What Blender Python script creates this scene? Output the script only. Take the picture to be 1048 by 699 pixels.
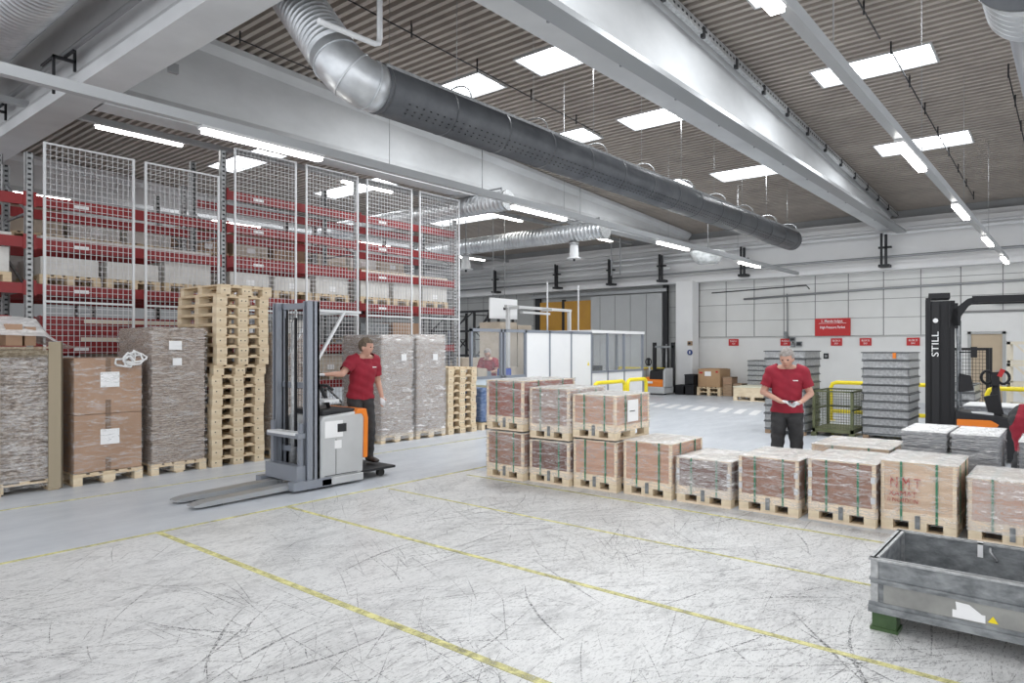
import bpy, bmesh, math, random
from mathutils import Vector, Matrix
R = random.Random(7)
D = bpy.data; SC = bpy.context.scene
for o in list(D.objects): D.objects.remove(o)
COL = SC.collection
# ------------------------------------------------------------------ camera, world, exposure
cam = D.cameras.new('camera'); co = D.objects.new('camera', cam); COL.objects.link(co)
cam.sensor_fit = 'HORIZONTAL'; cam.sensor_width = 36; cam.lens = 704 / 1048 * 36
cam.shift_y = 5.5 / 1048
co.location = (0, 0, 1.7); co.rotation_euler = (math.radians(90), 0, math.atan2(.6388, .7694) - math.pi / 2)
SC.camera = co
w = D.worlds.new('sky'); SC.world = w; w.use_nodes = True
w.node_tree.nodes['Background'].inputs[0].default_value = (.93, .96, 1, 1)
w.node_tree.nodes['Background'].inputs[1].default_value = 1.3
SC.view_settings.view_transform = 'Standard'; SC.view_settings.look = 'None'
SC.view_settings.exposure = 0.36; SC.view_settings.gamma = 1; SC.view_settings.use_curve_mapping = False
SKY_POWER = 66; PANE = 5.0; LAMP = 14.0
def area(x, y, z, sx, sy, p):
    l = D.lights.new('skylight_daylight', 'AREA'); l.shape = 'RECTANGLE'; l.size = sx; l.size_y = sy; l.energy = p
    l.color = (.95, .98, 1)
    o = D.objects.new('skylight_daylight', l); COL.objects.link(o); o.location = (x, y, z)
    return o
def roofz(x): return 7.05 - .05 * x
SKYL = []
for x0, x1 in ((1.0, 1.9), (5.2, 6.1), (9.05, 9.8), (12.38, 13.15), (17.0, 17.9)):
    for y0, y1 in ((1.84, 3.6), (5.85, 7.45), (8.3, 9.6), (15.2, 18.2), (24.0, 26.5)):  # last span is unseen: extra skylights added to brighten the left back
        if x0 < 9 and y0 > 5: continue
        SKYL.append((x0, x1, y0, y1))
        area((x0 + x1) / 2, (y0 + y1) / 2, roofz(x0) - .16, x1 - x0, y1 - y0, SKY_POWER if y0 < 12 else 70)

# ------------------------------------------------------------------ materials
MATS = {}
def nodes(m):
    m.use_nodes = True; t = m.node_tree; return t, t.nodes, t.links, t.nodes['Principled BSDF']
def ramp(n, stops):
    r = n.new('ShaderNodeValToRGB'); e = r.color_ramp.elements
    while len(e) > 1: e.remove(e[-1])
    for i, (p, c) in enumerate(stops):
        q = e[0] if i == 0 else e.new(p)
        q.position = p; q.color = (*c, 1) if len(c) == 3 else c
    return r
def tex(n, l, kind='Noise', scale=5, map=(1, 1, 1), rot=(0, 0, 0), detail=4, rough=.6, dist=0):
    tc = n.new('ShaderNodeTexCoord'); mp = n.new('ShaderNodeMapping')
    mp.inputs['Scale'].default_value = map; mp.inputs['Rotation'].default_value = rot
    l.new(tc.outputs['Object'], mp.inputs[0])
    t = n.new('ShaderNodeTex' + kind); l.new(mp.outputs[0], t.inputs['Vector']); t.inputs['Scale'].default_value = scale
    if kind == 'Noise':
        t.inputs['Detail'].default_value = detail; t.inputs['Roughness'].default_value = rough; t.inputs['Distortion'].default_value = dist
    return t
def mix(n, l, fac, a, b):
    m = n.new('ShaderNodeMix'); m.data_type = 'RGBA'
    for s, v in ((m.inputs['Factor'], fac), (m.inputs['A'], a), (m.inputs['B'], b)):
        if isinstance(v, (int, float)): s.default_value = v
        elif isinstance(v, tuple): s.default_value = (*v, 1)
        else: l.new(v, s)
    return m.outputs['Result']
def mat(name, col, rough=.6, metal=0, col2=None, scale=8, map=(1, 1, 1), lo=.35, hi=.65, bump=0, emit=0, alpha=None, detail=4, rot=(0, 0, 0)):
    if name in MATS: return MATS[name]
    m = D.materials.new(name); t, n, l, b = nodes(m); MATS[name] = m
    b.inputs['Base Color'].default_value = (*col, 1); b.inputs['Roughness'].default_value = rough; b.inputs['Metallic'].default_value = metal
    m.diffuse_color = (*col, 1)
    if col2:
        tx = tex(n, l, 'Noise', scale, map, rot, detail)
        r = ramp(n, [(lo, col), (hi, col2)]); l.new(tx.outputs['Fac'], r.inputs[0]); l.new(r.outputs[0], b.inputs['Base Color'])
        if bump:
            bp = n.new('ShaderNodeBump'); bp.inputs['Strength'].default_value = bump; bp.inputs['Distance'].default_value = .02
            l.new(tx.outputs['Fac'], bp.inputs['Height']); l.new(bp.outputs[0], b.inputs['Normal'])
    if emit:
        b.inputs['Emission Color'].default_value = (*col, 1); b.inputs['Emission Strength'].default_value = emit
    return m
white = mat('white_paint', (.80, .80, .80), .5, col2=(.74, .74, .75), scale=.6)
concrete = mat('white_concrete', (.62, .63, .64), .7, col2=(.54, .55, .56), scale=.9, map=(1, 1, 2))
beamgrey = mat('grey_concrete', (.42, .425, .43), .8, col2=(.34, .345, .35), scale=1.2)
deck = mat('roof_deck', (.44, .39, .345), .5, col2=(.36, .315, .28), scale=1.5)
pane = mat('skylight_pane', (.93, .97, 1), .4, emit=PANE)
frame_w = mat('skylight_frame', (.5, .5, .5), .5)
lamp = mat('lamp_tube', (1, .98, .93), .4, emit=LAMP)
lampbody = mat('lamp_body', (.6, .6, .6), .4)
galv = mat('galvanised_steel', (.32, .325, .33), .42, .45, col2=(.50, .51, .515), scale=22, bump=.05)
galvd = mat('weathered_zinc', (.15, .16, .168), .5, .3, col2=(.33, .345, .355), scale=9, map=(1, 1, 2), bump=.1, detail=8)
galvw = mat('worn_grey_metal', (.24, .24, .23), .6, .1, col2=(.33, .33, .31), scale=5)
spiral = mat('spiral_duct_steel', (.68, .70, .72), .34, .65, col2=(.5, .52, .54), scale=3)
darkduct = mat('dark_duct', (.085, .09, .10), .45, .3, col2=(.12, .125, .135), scale=3)
pipegrey = mat('grey_pipe', (.33, .34, .35), .4, .5)
pipew = mat('white_pipe', (.72, .73, .74), .4)
dark = mat('dark_steel', (.022, .023, .026), .55, .2)
black = mat('black_paint', (.008, .008, .010), .6)
rubber = mat('rubber', (.02, .02, .02), .8)
red = mat('red_steel', (.30, .020, .022), .45, col2=(.23, .015, .018), scale=3)
redsign = mat('red_sign', (.50, .018, .02), .5)
wh = mat('white_label', (.86, .86, .86), .6)
yellow = mat('yellow_paint', (.85, .68, .02), .4)
orange = mat('orange_paint', (.85, .23, .02), .4)
gold = mat('gold_door', (.52, .27, .03), .45, col2=(.46, .23, .03), scale=2)
wood = mat('pallet_wood', (.76, .62, .43), .75, col2=(.62, .48, .31), scale=6, map=(1, 1, 4), detail=6)
woodpale = mat('pale_wood', (.80, .68, .50), .7, col2=(.68, .55, .38), scale=5, map=(1, 1, 4))
wood_dk = mat('dark_wood', (.30, .20, .13), .8, col2=(.42, .30, .20), scale=6, map=(1, 1, 4))
card = mat('cardboard', (.36, .225, .145), .75, col2=(.42, .27, .18), scale=2.5)
cardpale = mat('pale_cardboard', (.58, .50, .41), .75, col2=(.50, .42, .33), scale=3)
cardwhite = mat('white_cardboard', (.72, .71, .68), .7, col2=(.60, .58, .55), scale=4)
carddark = mat('dark_red_cardboard', (.10, .045, .04), .8)
green = mat('green_strap', (.02, .20, .10), .4)
olive = mat('olive_steel', (.10, .115, .05), .5, col2=(.16, .17, .09), scale=6)
greenfoot = mat('green_steel_foot', (.035, .075, .025), .45, col2=(.06, .11, .04), scale=6)
bluew = mat('blue_wrap', (.06, .11, .24), .4, col2=(.20, .27, .42), scale=7, map=(1, 1, 3))
skin = mat('skin', (.62, .36, .27), .55, col2=(.56, .31, .23), scale=9)
shirt = mat('red_shirt', (.33, .016, .036), .8, col2=(.26, .012, .028), scale=6, bump=.3)
trouser = mat('black_trousers', (.03, .03, .032), .85, col2=(.05, .05, .052), scale=7, bump=.3)
hair = mat('brown_hair', (.10, .07, .05), .8, col2=(.18, .14, .10), scale=40)
greyhair = mat('grey_hair', (.25, .22, .20), .8, col2=(.38, .35, .33), scale=40)
glove = mat('pale_glove', (.70, .70, .72), .8)
truckgrey = mat('truck_grey', (.56, .57, .575), .4, .1, col2=(.50, .51, .515), scale=2)
mastgrey = mat('mast_blue_grey', (.27, .29, .33), .4, .3)
bluegrey = mat('blue_grey_frame', (.25, .27, .31), .45, .2)
beige = mat('beige_steel', (.74, .68, .57), .5)
redtext = mat('red_stencil', (.40, .05, .05), .7, col2=(.60, .34, .27), scale=18, lo=.45, hi=.6)
leather = mat('shoe_leather', (.05, .04, .035), .6)
oshoe = mat('orange_shoe', (.65, .20, .03), .6)

def mat_floor():
    m = D.materials.new('concrete_floor'); t, n, l, b = nodes(m)
    base = tex(n, l, 'Noise', .55, detail=6); r0 = ramp(n, [(.3, (.60, .597, .59)), (.7, (.70, .70, .70))]); l.new(base.outputs['Fac'], r0.inputs[0])
    colr = r0.outputs[0]
    fine = tex(n, l, 'Noise', 9, detail=8, rough=.75)
    rf = ramp(n, [(.38, (.45, .45, .45)), (.5, (1, 1, 1))]); l.new(fine.outputs['Fac'], rf.inputs[0])
    def mul(a, bb, f=1.0):
        q = n.new('ShaderNodeMix'); q.data_type = 'RGBA'; q.blend_type = 'MULTIPLY'
        if isinstance(f, float): q.inputs['Factor'].default_value = f
        else: l.new(f, q.inputs['Factor'])
        l.new(a, q.inputs['A']); l.new(bb, q.inputs['B']); return q.outputs['Result']
    tc = n.new('ShaderNodeTexCoord'); sp = n.new('ShaderNodeSeparateXYZ'); l.new(tc.outputs['Object'], sp.inputs[0])
    lane = n.new('ShaderNodeMath'); lane.operation = 'LESS_THAN'; l.new(sp.outputs['Y'], lane.inputs[0]); lane.inputs[1].default_value = 6.5
    far = n.new('ShaderNodeMath'); far.operation = 'LESS_THAN'; l.new(sp.outputs['X'], far.inputs[0]); far.inputs[1].default_value = 9.0
    wk = n.new('ShaderNodeMath'); wk.operation = 'MULTIPLY'; l.new(lane.outputs[0], wk.inputs[0]); l.new(far.outputs[0], wk.inputs[1])
    c2 = mul(colr, rf.outputs[0], .10)
    for (sc, ang, st, lo, hi, dk) in ((1.0, .5, 1.8, .48, .70, .74), (3.6, -.5, 3.0, .52, .64, .74), (17, .3, 3.6, .57, .61, .55), (30, -1.0, 3.8, .58, .62, .55), (12, 1.4, 5, .60, .63, .5)):
        sm = tex(n, l, 'Noise', sc, (1, st, 1), (0, 0, ang), detail=7, rough=.72, dist=.5); rs = ramp(n, [(lo, (1, 1, 1)), (hi, (dk, dk, dk * 1.01))]); l.new(sm.outputs['Fac'], rs.inputs[0])
        c2 = mul(c2, rs.outputs[0], wk.outputs[0])
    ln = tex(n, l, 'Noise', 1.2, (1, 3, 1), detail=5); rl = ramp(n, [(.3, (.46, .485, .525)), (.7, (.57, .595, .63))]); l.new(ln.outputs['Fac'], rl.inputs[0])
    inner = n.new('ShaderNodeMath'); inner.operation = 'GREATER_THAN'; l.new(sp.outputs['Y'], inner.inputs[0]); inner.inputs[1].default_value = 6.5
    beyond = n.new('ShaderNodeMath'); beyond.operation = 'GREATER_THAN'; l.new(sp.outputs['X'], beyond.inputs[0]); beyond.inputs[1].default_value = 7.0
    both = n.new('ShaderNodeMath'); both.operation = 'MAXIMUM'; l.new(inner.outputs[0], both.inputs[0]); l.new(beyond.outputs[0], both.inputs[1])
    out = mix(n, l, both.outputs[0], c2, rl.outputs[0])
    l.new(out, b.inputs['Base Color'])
    rr = ramp(n, [(.3, (.30,) * 3), (.7, (.48,) * 3)]); l.new(fine.outputs['Fac'], rr.inputs[0]); l.new(rr.outputs[0], b.inputs['Roughness'])
    bp = n.new('ShaderNodeBump'); bp.inputs['Strength'].default_value = .12; bp.inputs['Distance'].default_value = .01
    l.new(fine.outputs['Fac'], bp.inputs['Height']); l.new(bp.outputs[0], b.inputs['Normal'])
    return m
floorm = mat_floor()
def mat_line():
    m = D.materials.new('worn_yellow_line'); t, n, l, b = nodes(m)
    b.inputs['Base Color'].default_value = (.84, .79, .36, 1); b.inputs['Roughness'].default_value = .6
    tx = tex(n, l, 'Noise', 7, detail=8, rough=.8); r = ramp(n, [(.34, (.10,) * 3), (.58, (.80,) * 3)]); l.new(tx.outputs['Fac'], r.inputs[0])
    l.new(r.outputs[0], b.inputs['Alpha']); return m
linem = mat_line()
def mat_film(name, base, k, rot, tint=(.93, .92, .92)):
    m = D.materials.new(name); t, n, l, b = nodes(m)
    b.inputs['Base Color'].default_value = (*tint, 1); b.inputs['Roughness'].default_value = .18
    a = tex(n, l, 'Noise', 4.5, (1, 1, 6), rot, detail=8, rough=.78, dist=1.0)
    r = ramp(n, [(k, (base,) * 3), (k + .05, (.55,) * 3), (k + .08, (base,) * 3), (k + .13, (.75,) * 3), (k + .2, (.9,) * 3)]); l.new(a.outputs['Fac'], r.inputs[0])
    l.new(r.outputs[0], b.inputs['Alpha'])
    bp = n.new('ShaderNodeBump'); bp.inputs['Strength'].default_value = .5; bp.inputs['Distance'].default_value = .02
    l.new(a.outputs['Fac'], bp.inputs['Height']); l.new(bp.outputs[0], b.inputs['Normal'])
    return m
film = mat_film('stretch_film', .06, .50, (.25, .15, 0))
film2 = mat_film('stretch_film_dense', .14, .46, (-.3, .2, .1))
filmtop = mat_film('stretch_film_top', .60, .40, (0, .2, .5))
filmlight = mat_film('clear_film', .03, .53, (.2, -.2, 0))
def mat_stack(name, c1, c2, c3, fz, sp=14):
    m = D.materials.new(name); t, n, l, b = nodes(m); b.inputs['Roughness'].default_value = .85
    a = tex(n, l, 'Noise', sp, (1, 1, fz), detail=5, rough=.8)
    r = ramp(n, [(.34, c1), (.5, c2), (.64, c3)]); l.new(a.outputs['Fac'], r.inputs[0]); l.new(r.outputs[0], b.inputs['Base Color'])
    bp = n.new('ShaderNodeBump'); bp.inputs['Strength'].default_value = .8; bp.inputs['Distance'].default_value = .02
    l.new(a.outputs['Fac'], bp.inputs['Height']); l.new(bp.outputs[0], b.inputs['Normal'])
    return m
sheets = mat_stack('card_sheet_edges', (.17, .13, .105), (.42, .345, .295), (.66, .58, .51), 5, 18)
sheets_m = mat_stack('mottled_card_edges', (.12, .09, .07), (.32, .26, .215), (.66, .60, .55), 2.0, 16)
sheets_g = mat_stack('grey_sheet_edges', (.16, .165, .18), (.30, .31, .33), (.50, .51, .53), 9)
straw = mat_stack('flattened_board_edges', (.20, .15, .09), (.38, .31, .22), (.56, .49, .38), 1.2, 22)
def mat_ply(name, c1, c2):
    m = D.materials.new(name); t, n, l, b = nodes(m); b.inputs['Roughness'].default_value = .6
    a = tex(n, l, 'Noise', 2.0, (1.2, 1.2, 9), detail=7, rough=.7, dist=.5)
    r = ramp(n, [(.32, c1), (.66, c2)]); l.new(a.outputs['Fac'], r.inputs[0]); l.new(r.outputs[0], b.inputs['Base Color']); return m
PLY = {'red': mat_ply('redbrown_ply', (.25, .085, .065), (.38, .17, .13)), 'dark': mat_ply('dark_ply', (.12, .05, .038), (.22, .11, .085)),
       'tan': mat_ply('tan_ply', (.44, .25, .175), (.60, .39, .29)), 'pale': mat_ply('pale_ply', (.56, .40, .28), (.74, .57, .43)),
       'mid': mat_ply('mid_ply', (.24, .12, .08), (.38, .215, .155))}
timber = mat('corner_timber', (.84, .70, .53), .7, col2=(.72, .58, .42), scale=5, map=(1, 1, 3))
glassm = D.materials.new('cabin_glass'); t_, n_, l_, b_ = nodes(glassm)
b_.inputs['Base Color'].default_value = (.8, .85, .88, 1); b_.inputs['Roughness'].default_value = .03; b_.inputs['Alpha'].default_value = .07
def mat_panel():
    m = D.materials.new('wall_panel'); t, n, l, b = nodes(m); b.inputs['Roughness'].default_value = .5
    a = tex(n, l, 'Noise', .8, detail=3); r = ramp(n, [(.3, (.64, .64, .625)), (.7, (.71, .71, .695))]); l.new(a.outputs['Fac'], r.inputs[0]); l.new(r.outputs[0], b.inputs['Base Color']); return m
panelm = mat_panel()
panelgrey = mat('grey_wall_panel', (.44, .445, .44), .55, col2=(.38, .385, .38), scale=.8)
lower = mat('lower_wall_white', (.76, .76, .75), .6, col2=(.70, .70, .69), scale=.7)
joint = mat('joint_grey', (.22, .22, .22), .7)

# ------------------------------------------------------------------ mesh helpers
class MB:
    def __init__(s): s.v = []; s.f = []; s.m = []; s.sm = []
    def add(s, vs, fs, mi=0, sm=False):
        k = len(s.v); s.v += [tuple(p) for p in vs]; s.f += [tuple(i + k for i in f) for f in fs]; s.m += [mi] * len(fs); s.sm += [sm] * len(fs); return s
    def box(s, x0, y0, z0, x1, y1, z1, mi=0):
        return s.add([(x0, y0, z0), (x1, y0, z0), (x1, y1, z0), (x0, y1, z0), (x0, y0, z1), (x1, y0, z1), (x1, y1, z1), (x0, y1, z1)],
              [(0, 3, 2, 1), (4, 5, 6, 7), (0, 1, 5, 4), (1, 2, 6, 5), (2, 3, 7, 6), (3, 0, 4, 7)], mi)
    def cbox(s, c, d, mi=0, rz=0, ry=0):
        M = Matrix.Translation(Vector(c)) @ Matrix.Rotation(rz, 4, 'Z') @ Matrix.Rotation(ry, 4, 'Y')
        x, y, z = d[0] / 2, d[1] / 2, d[2] / 2
        vs = [M @ Vector(p) for p in ((-x, -y, -z), (x, -y, -z), (x, y, -z), (-x, y, -z), (-x, -y, z), (x, -y, z), (x, y, z), (-x, y, z))]
        return s.add(vs, [(0, 3, 2, 1), (4, 5, 6, 7), (0, 1, 5, 4), (1, 2, 6, 5), (2, 3, 7, 6), (3, 0, 4, 7)], mi)
    def bar(s, a, b, t=.02, h=None, mi=0):          # square bar between points
        a = Vector(a); b = Vector(b); d = (b - a).normalized(); up = Vector((0, 0, 1)) if abs(d.z) < .95 else Vector((1, 0, 0))
        u = d.cross(up).normalized() * (t / 2); v = u.cross(d).normalized() * ((h or t) / 2)
        vs = [a - u - v, a + u - v, a + u + v, a - u + v, b - u - v, b + u - v, b + u + v, b - u + v]
        return s.add(vs, [(0, 3, 2, 1), (4, 5, 6, 7), (0, 1, 5, 4), (1, 2, 6, 5), (2, 3, 7, 6), (3, 0, 4, 7)], mi)
    def tube(s, pts, r, n=10, mi=0, caps=True):      # r: number or list
        pts = [Vector(p) for p in pts]; N = len(pts); rs = r if isinstance(r, (list, tuple)) else [r] * N
        k = len(s.v); prev = None
        for i, p in enumerate(pts):
            d = (pts[min(i + 1, N - 1)] - pts[max(i - 1, 0)]).normalized()
            if prev is None:
                up = Vector((0, 0, 1)) if abs(d.z) < .9 else Vector((1, 0, 0)); u = d.cross(up).normalized()
            else: u = (prev - d * prev.dot(d)).normalized()
            prev = u; v = d.cross(u)
            for j in range(n):
                a = 2 * math.pi * j / n; s.v.append(tuple(p + (u * math.cos(a) + v * math.sin(a)) * rs[i]))
        for i in range(N - 1):
            for j in range(n):
                s.f.append((k + i * n + j, k + i * n + (j + 1) % n, k + (i + 1) * n + (j + 1) % n, k + (i + 1) * n + j)); s.m.append(mi); s.sm.append(True)
        if caps:
            s.f.append(tuple(k + j for j in range(n))[::-1]); s.f.append(tuple(k + (N - 1) * n + j for j in range(n))); s.m += [mi] * 2; s.sm += [False] * 2
        return s
    def prism(s, poly, axis, a0, a1, mi=0):          # poly of 2-D points; axis 0: (y,z) along x; 1: (x,z) along y; 2: (x,y) along z
        def P(q, a): return (a, q[0], q[1]) if axis == 0 else (q[0], a, q[1]) if axis == 1 else (q[0], q[1], a)
        n = len(poly); vs = [P(q, a0) for q in poly] + [P(q, a1) for q in poly]
        fs = [(i, (i + 1) % n, n + (i + 1) % n, n + i) for i in range(n)] + [tuple(range(n))[::-1], tuple(range(n, 2 * n))]
        return s.add(vs, fs, mi)
    def sphere(s, c, r, mi=0, n=12, fn=None):
        rx, ry, rz = r if isinstance(r, (tuple, list)) else (r, r, r); vs = []; fs = []
        m = n // 2 + 1
        for i in range(m + 1):
            t = math.pi * i / m
            for j in range(n):
                a = 2 * math.pi * j / n; p = Vector((math.sin(t) * math.cos(a), math.sin(t) * math.sin(a), math.cos(t)))
                if fn: p = fn(p)
                vs.append((c[0] + p.x * rx, c[1] + p.y * ry, c[2] + p.z * rz))
        for i in range(m):
            for j in range(n): fs.append((i * n + j, (i + 1) * n + j, (i + 1) * n + (j + 1) % n, i * n + (j + 1) % n))
        return s.add(vs, fs, mi, True)
    def build(s, name, mats, parent=None, bevel=0, loc=None):
        me = D.meshes.new(name); me.from_pydata(s.v, [], s.f)
        for m in (mats if isinstance(mats, (list, tuple)) else [mats]): me.materials.append(m)
        me.polygons.foreach_set('material_index', s.m); me.polygons.foreach_set('use_smooth', s.sm)
        bm = bmesh.new(); bm.from_mesh(me); bmesh.ops.recalc_face_normals(bm, faces=bm.faces); bm.to_mesh(me); bm.free(); me.update()
        o = D.objects.new(name, me); COL.objects.link(o)
        if parent: o.parent = parent
        if loc: o.location = loc
        if bevel:
            b = o.modifiers.new('bevel', 'BEVEL'); b.width = bevel; b.segments = 2; b.limit_method = 'ANGLE'
        return o
def tag(o, label=None, cat=None, group=None, kind=None):
    if label: o['label'] = label
    if cat: o['category'] = cat
    if group: o['group'] = group
    if kind: o['kind'] = kind
    return o
def thing(name, label, cat, loc=(0, 0, 0), rz=0, group=None):
    o = D.objects.new(name, None); o.empty_display_size = .1; COL.objects.link(o); o.location = loc; o.rotation_euler = (0, 0, rz)
    return tag(o, label, cat, group)
def struct(o): o['kind'] = 'structure'; return o
KIDS = {}
def kids(o): return [c for c in D.objects if c.parent == o]
def dup(root, loc, rz=0, label=None, group=None, _kids=None):
    def cp(o, par):
        c = o.copy(); COL.objects.link(c)
        if par: c.parent = par
        for ch in TREE.get(o.name, ()): cp(ch, c)
        return c
    r = cp(root, None); r.location = loc; r.rotation_euler = (0, 0, rz)
    if label: r['label'] = label
    if group: r['group'] = group
    return r
TREE = {}
def freeze(root):
    def rec(o):
        k = kids(o); TREE[o.name] = k
        for c in k: rec(c)
    rec(root); return root
ORD = ['lowest', 'second', 'third', 'fourth', 'fifth', 'sixth', 'seventh', 'eighth', 'ninth', 'tenth', 'eleventh', 'twelfth', 'thirteenth', 'fourteenth', 'fifteenth', 'sixteenth', 'seventeenth', 'eighteenth']
def text(s, size, name, m, parent, loc, rot, sx=1, ext=.002, bold=0):
    cu = D.curves.new('t', 'FONT'); cu.body = s; cu.size = size; cu.align_x = 'CENTER'; cu.align_y = 'CENTER'; cu.extrude = ext; cu.offset = bold; cu.resolution_u = 3
    o = D.objects.new('t', cu); COL.objects.link(o); bpy.context.view_layer.update()
    me = D.meshes.new_from_object(o.evaluated_get(bpy.context.evaluated_depsgraph_get())); D.objects.remove(o)
    me.name = name; me.materials.clear(); me.materials.append(m)
    q = D.objects.new(name, me); COL.objects.link(q); q.parent = parent; q.location = loc; q.rotation_euler = rot; q.scale = (sx, 1, 1); return q
PI = math.pi
FX = (PI / 2, 0, -PI / 2)       # text readable from the -X side
FY = (PI / 2, 0, 0)             # text readable from the -Y side

# ------------------------------------------------------------------ structure
XW = 24.0
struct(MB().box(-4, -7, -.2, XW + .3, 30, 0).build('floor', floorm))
# corrugated deck: flats run along Y, slope falls towards the back wall
m = MB(); holes = SKYL
def deck_strip(xa, xb, za, zb, y0, y1): m.add([(xa, y0, za), (xb, y0, zb), (xb, y1, zb), (xa, y1, za)], [(0, 1, 2, 3)])
P = .17; x = -3.0
while x < XW + .3:
    for (a, b, da, db) in ((0, .075, 0, 0), (.075, .082, 0, .12), (.082, .163, .12, .12), (.163, .17, .12, 0)):
        xa, xb = x + a, x + b; xm = (xa + xb) / 2
        cuts = sorted((h[2], h[3]) for h in holes if h[0] < xm < h[1]); y = -7
        for c0, c1 in cuts + [(30, 30)]:
            if c0 > y: deck_strip(xa, xb, roofz(xa) + da, roofz(xb) + db, y, c0)
            y = c1
    x += P
struct(m.build('ceiling', deck))
struct(MB().add([(-3, -7, roofz(-3) + .45), (XW + .3, -7, roofz(XW) + .45), (XW + .3, 30, roofz(XW) + .45), (-3, 30, roofz(-3) + .45)], [(0, 1, 2, 3)]).build('ceiling', concrete))
for i, (x0, x1, y0, y1) in enumerate(SKYL):
    f = MB(); za, zb = roofz(x0), roofz(x1); T = .32
    for (xa, xb, ya, yb) in ((x0 - .03, x0, y0 - .03, y1 + .03), (x1, x1 + .03, y0 - .03, y1 + .03), (x0, x1, y0 - .03, y0), (x0, x1, y1, y1 + .03)):
        f.add([(xa, ya, roofz(xa) - .02), (xb, ya, roofz(xb) - .02), (xb, yb, roofz(xb) - .02), (xa, yb, roofz(xa) - .02),
               (xa, ya, roofz(xa) + T), (xb, ya, roofz(xb) + T), (xb, yb, roofz(xb) + T), (xa, yb, roofz(xa) + T)],
              [(0, 3, 2, 1), (4, 5, 6, 7), (0, 1, 5, 4), (1, 2, 6, 5), (2, 3, 7, 6), (3, 0, 4, 7)])
    f.bar(((x0 + x1) / 2, y0, roofz((x0 + x1) / 2) + .06), ((x0 + x1) / 2, y1, roofz((x0 + x1) / 2) + .06), .012)
    o = f.build('window_%d' % (i + 1), frame_w); struct(o)
    MB().add([(x0, y0, za + .08), (x1, y0, zb + .08), (x1, y1, zb + .08), (x0, y1, za + .08)], [(0, 1, 2, 3)]).build('pane', pane, o)
# concrete roof girders along X
def girder(Y, x0, x1, n):
    def prof(zt):
        zb = 5.25; w = [(-.21, zb), (.21, zb), (.21, zb + .2), (.08, zb + .34), (.08, zt - .22), (.2, zt - .1), (.2, zt), (-.2, zt), (-.2, zt - .1), (-.08, zt - .22), (-.08, zb + .34), (-.21, zb + .2)]
        return [(Y + a, b) for a, b in w]
    a = prof(roofz(x0)); b = prof(roofz(x1) - .02); k = len(a)
    vs = [(x0, *q) for q in a] + [(x1, *q) for q in b]
    fs = [(i, (i + 1) % k, k + (i + 1) % k, k + i) for i in range(k)] + [tuple(range(k))[::-1], tuple(range(k, 2 * k))]
    return struct(MB().add(vs, fs).build('trim_%d' % n, concrete))
girder(4.6, 3.9, XW - .5, 1); girder(11.2, 3.9, XW - .5, 2); girder(21.5, 3.9, XW - .5, 3); girder(-2.0, 3.9, XW - .5, 4); girder(28.0, 3.9, XW - .5, 5)
# main cross beam at upper left, with flange and darker web
struct(MB().prism([(3.42, 5.25), (3.92, 5.25), (3.92, 5.5), (3.85, 5.62), (3.85, 6.86), (3.50, 6.87), (3.50, 5.55), (3.42, 5.42)], 1, -7, 30).build('trim_6', concrete))
for k, Y in enumerate((2.2, 5.6, 9.0)): struct(MB().cbox((3.95, Y + .9, 5.33), (.04, .35, .06)).cbox((4.02, Y, 5.28), (.12, .06, .12)).build('trim_%d' % (8 + k), pipegrey))
# back wall
struct(MB().box(XW, -7, 0, XW + .25, 30, 6.2).build('wall_back', lower))
o = struct(MB().box(XW - .06, 2.95, 2.04, XW, 11, 4.1).build('wall_back', panelm))
g = MB()
for y in [3.78 - 1.0 * k for k in range(0, 1)] + [3.78 + 1.015 * k for k in range(1, 8)]: g.box(XW - .068, y - .012, 2.05, XW - .058, y + .012, 4.1)
for z in (2.06, 2.62, 3.2, 3.78): g.box(XW - .066, 2.95, z - .008, XW - .058, 11, z + .008)
struct(g.build('trim_11', joint))
struct(MB().box(XW - .06, -7, 2.75, XW, 2.95, 4.1).build('wall_back', panelm))
g = MB()
for y in (2.76, 1.75, .74, -.3): g.box(XW - .068, y - .012, 2.75, XW - .058, y + .012, 4.1)
for z in (3.2, 3.78): g.box(XW - .066, -7, z - .008, XW - .058, 2.95, z + .008)
g.box(XW - .14, -7, 2.68, XW - .05, 3.3, 2.75)
struct(g.build('trim_12', joint))
struct(MB().box(XW - .12, -7, 0, XW, 1.72, 2.7).box(XW - .12, 2.55, 0, XW, 3.3, 2.7).box(XW - .12, 1.72, 2.1, XW, 2.55, 2.7).build('wall_back', lower))
# open doorway in beige
struct(MB().box(XW - .16, 1.68, 0, XW - .1, 1.76, 2.14).box(XW - .16, 2.50, 0, XW - .1, 2.58, 2.14).box(XW - .16, 1.68, 2.07, XW - .1, 2.58, 2.14).build('door_1', panelgrey))
o = struct(MB().box(XW - .11, 1.76, 0, XW - .06, 2.50, 2.07).build('door_2', mat('beige_door', (.52, .42, .30), .6, col2=(.48, .38, .27), scale=2)))
MB().cbox((XW - .15, 1.86, 1.02), (.06, .12, .025)).build('door_handle', galv, o)
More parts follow.
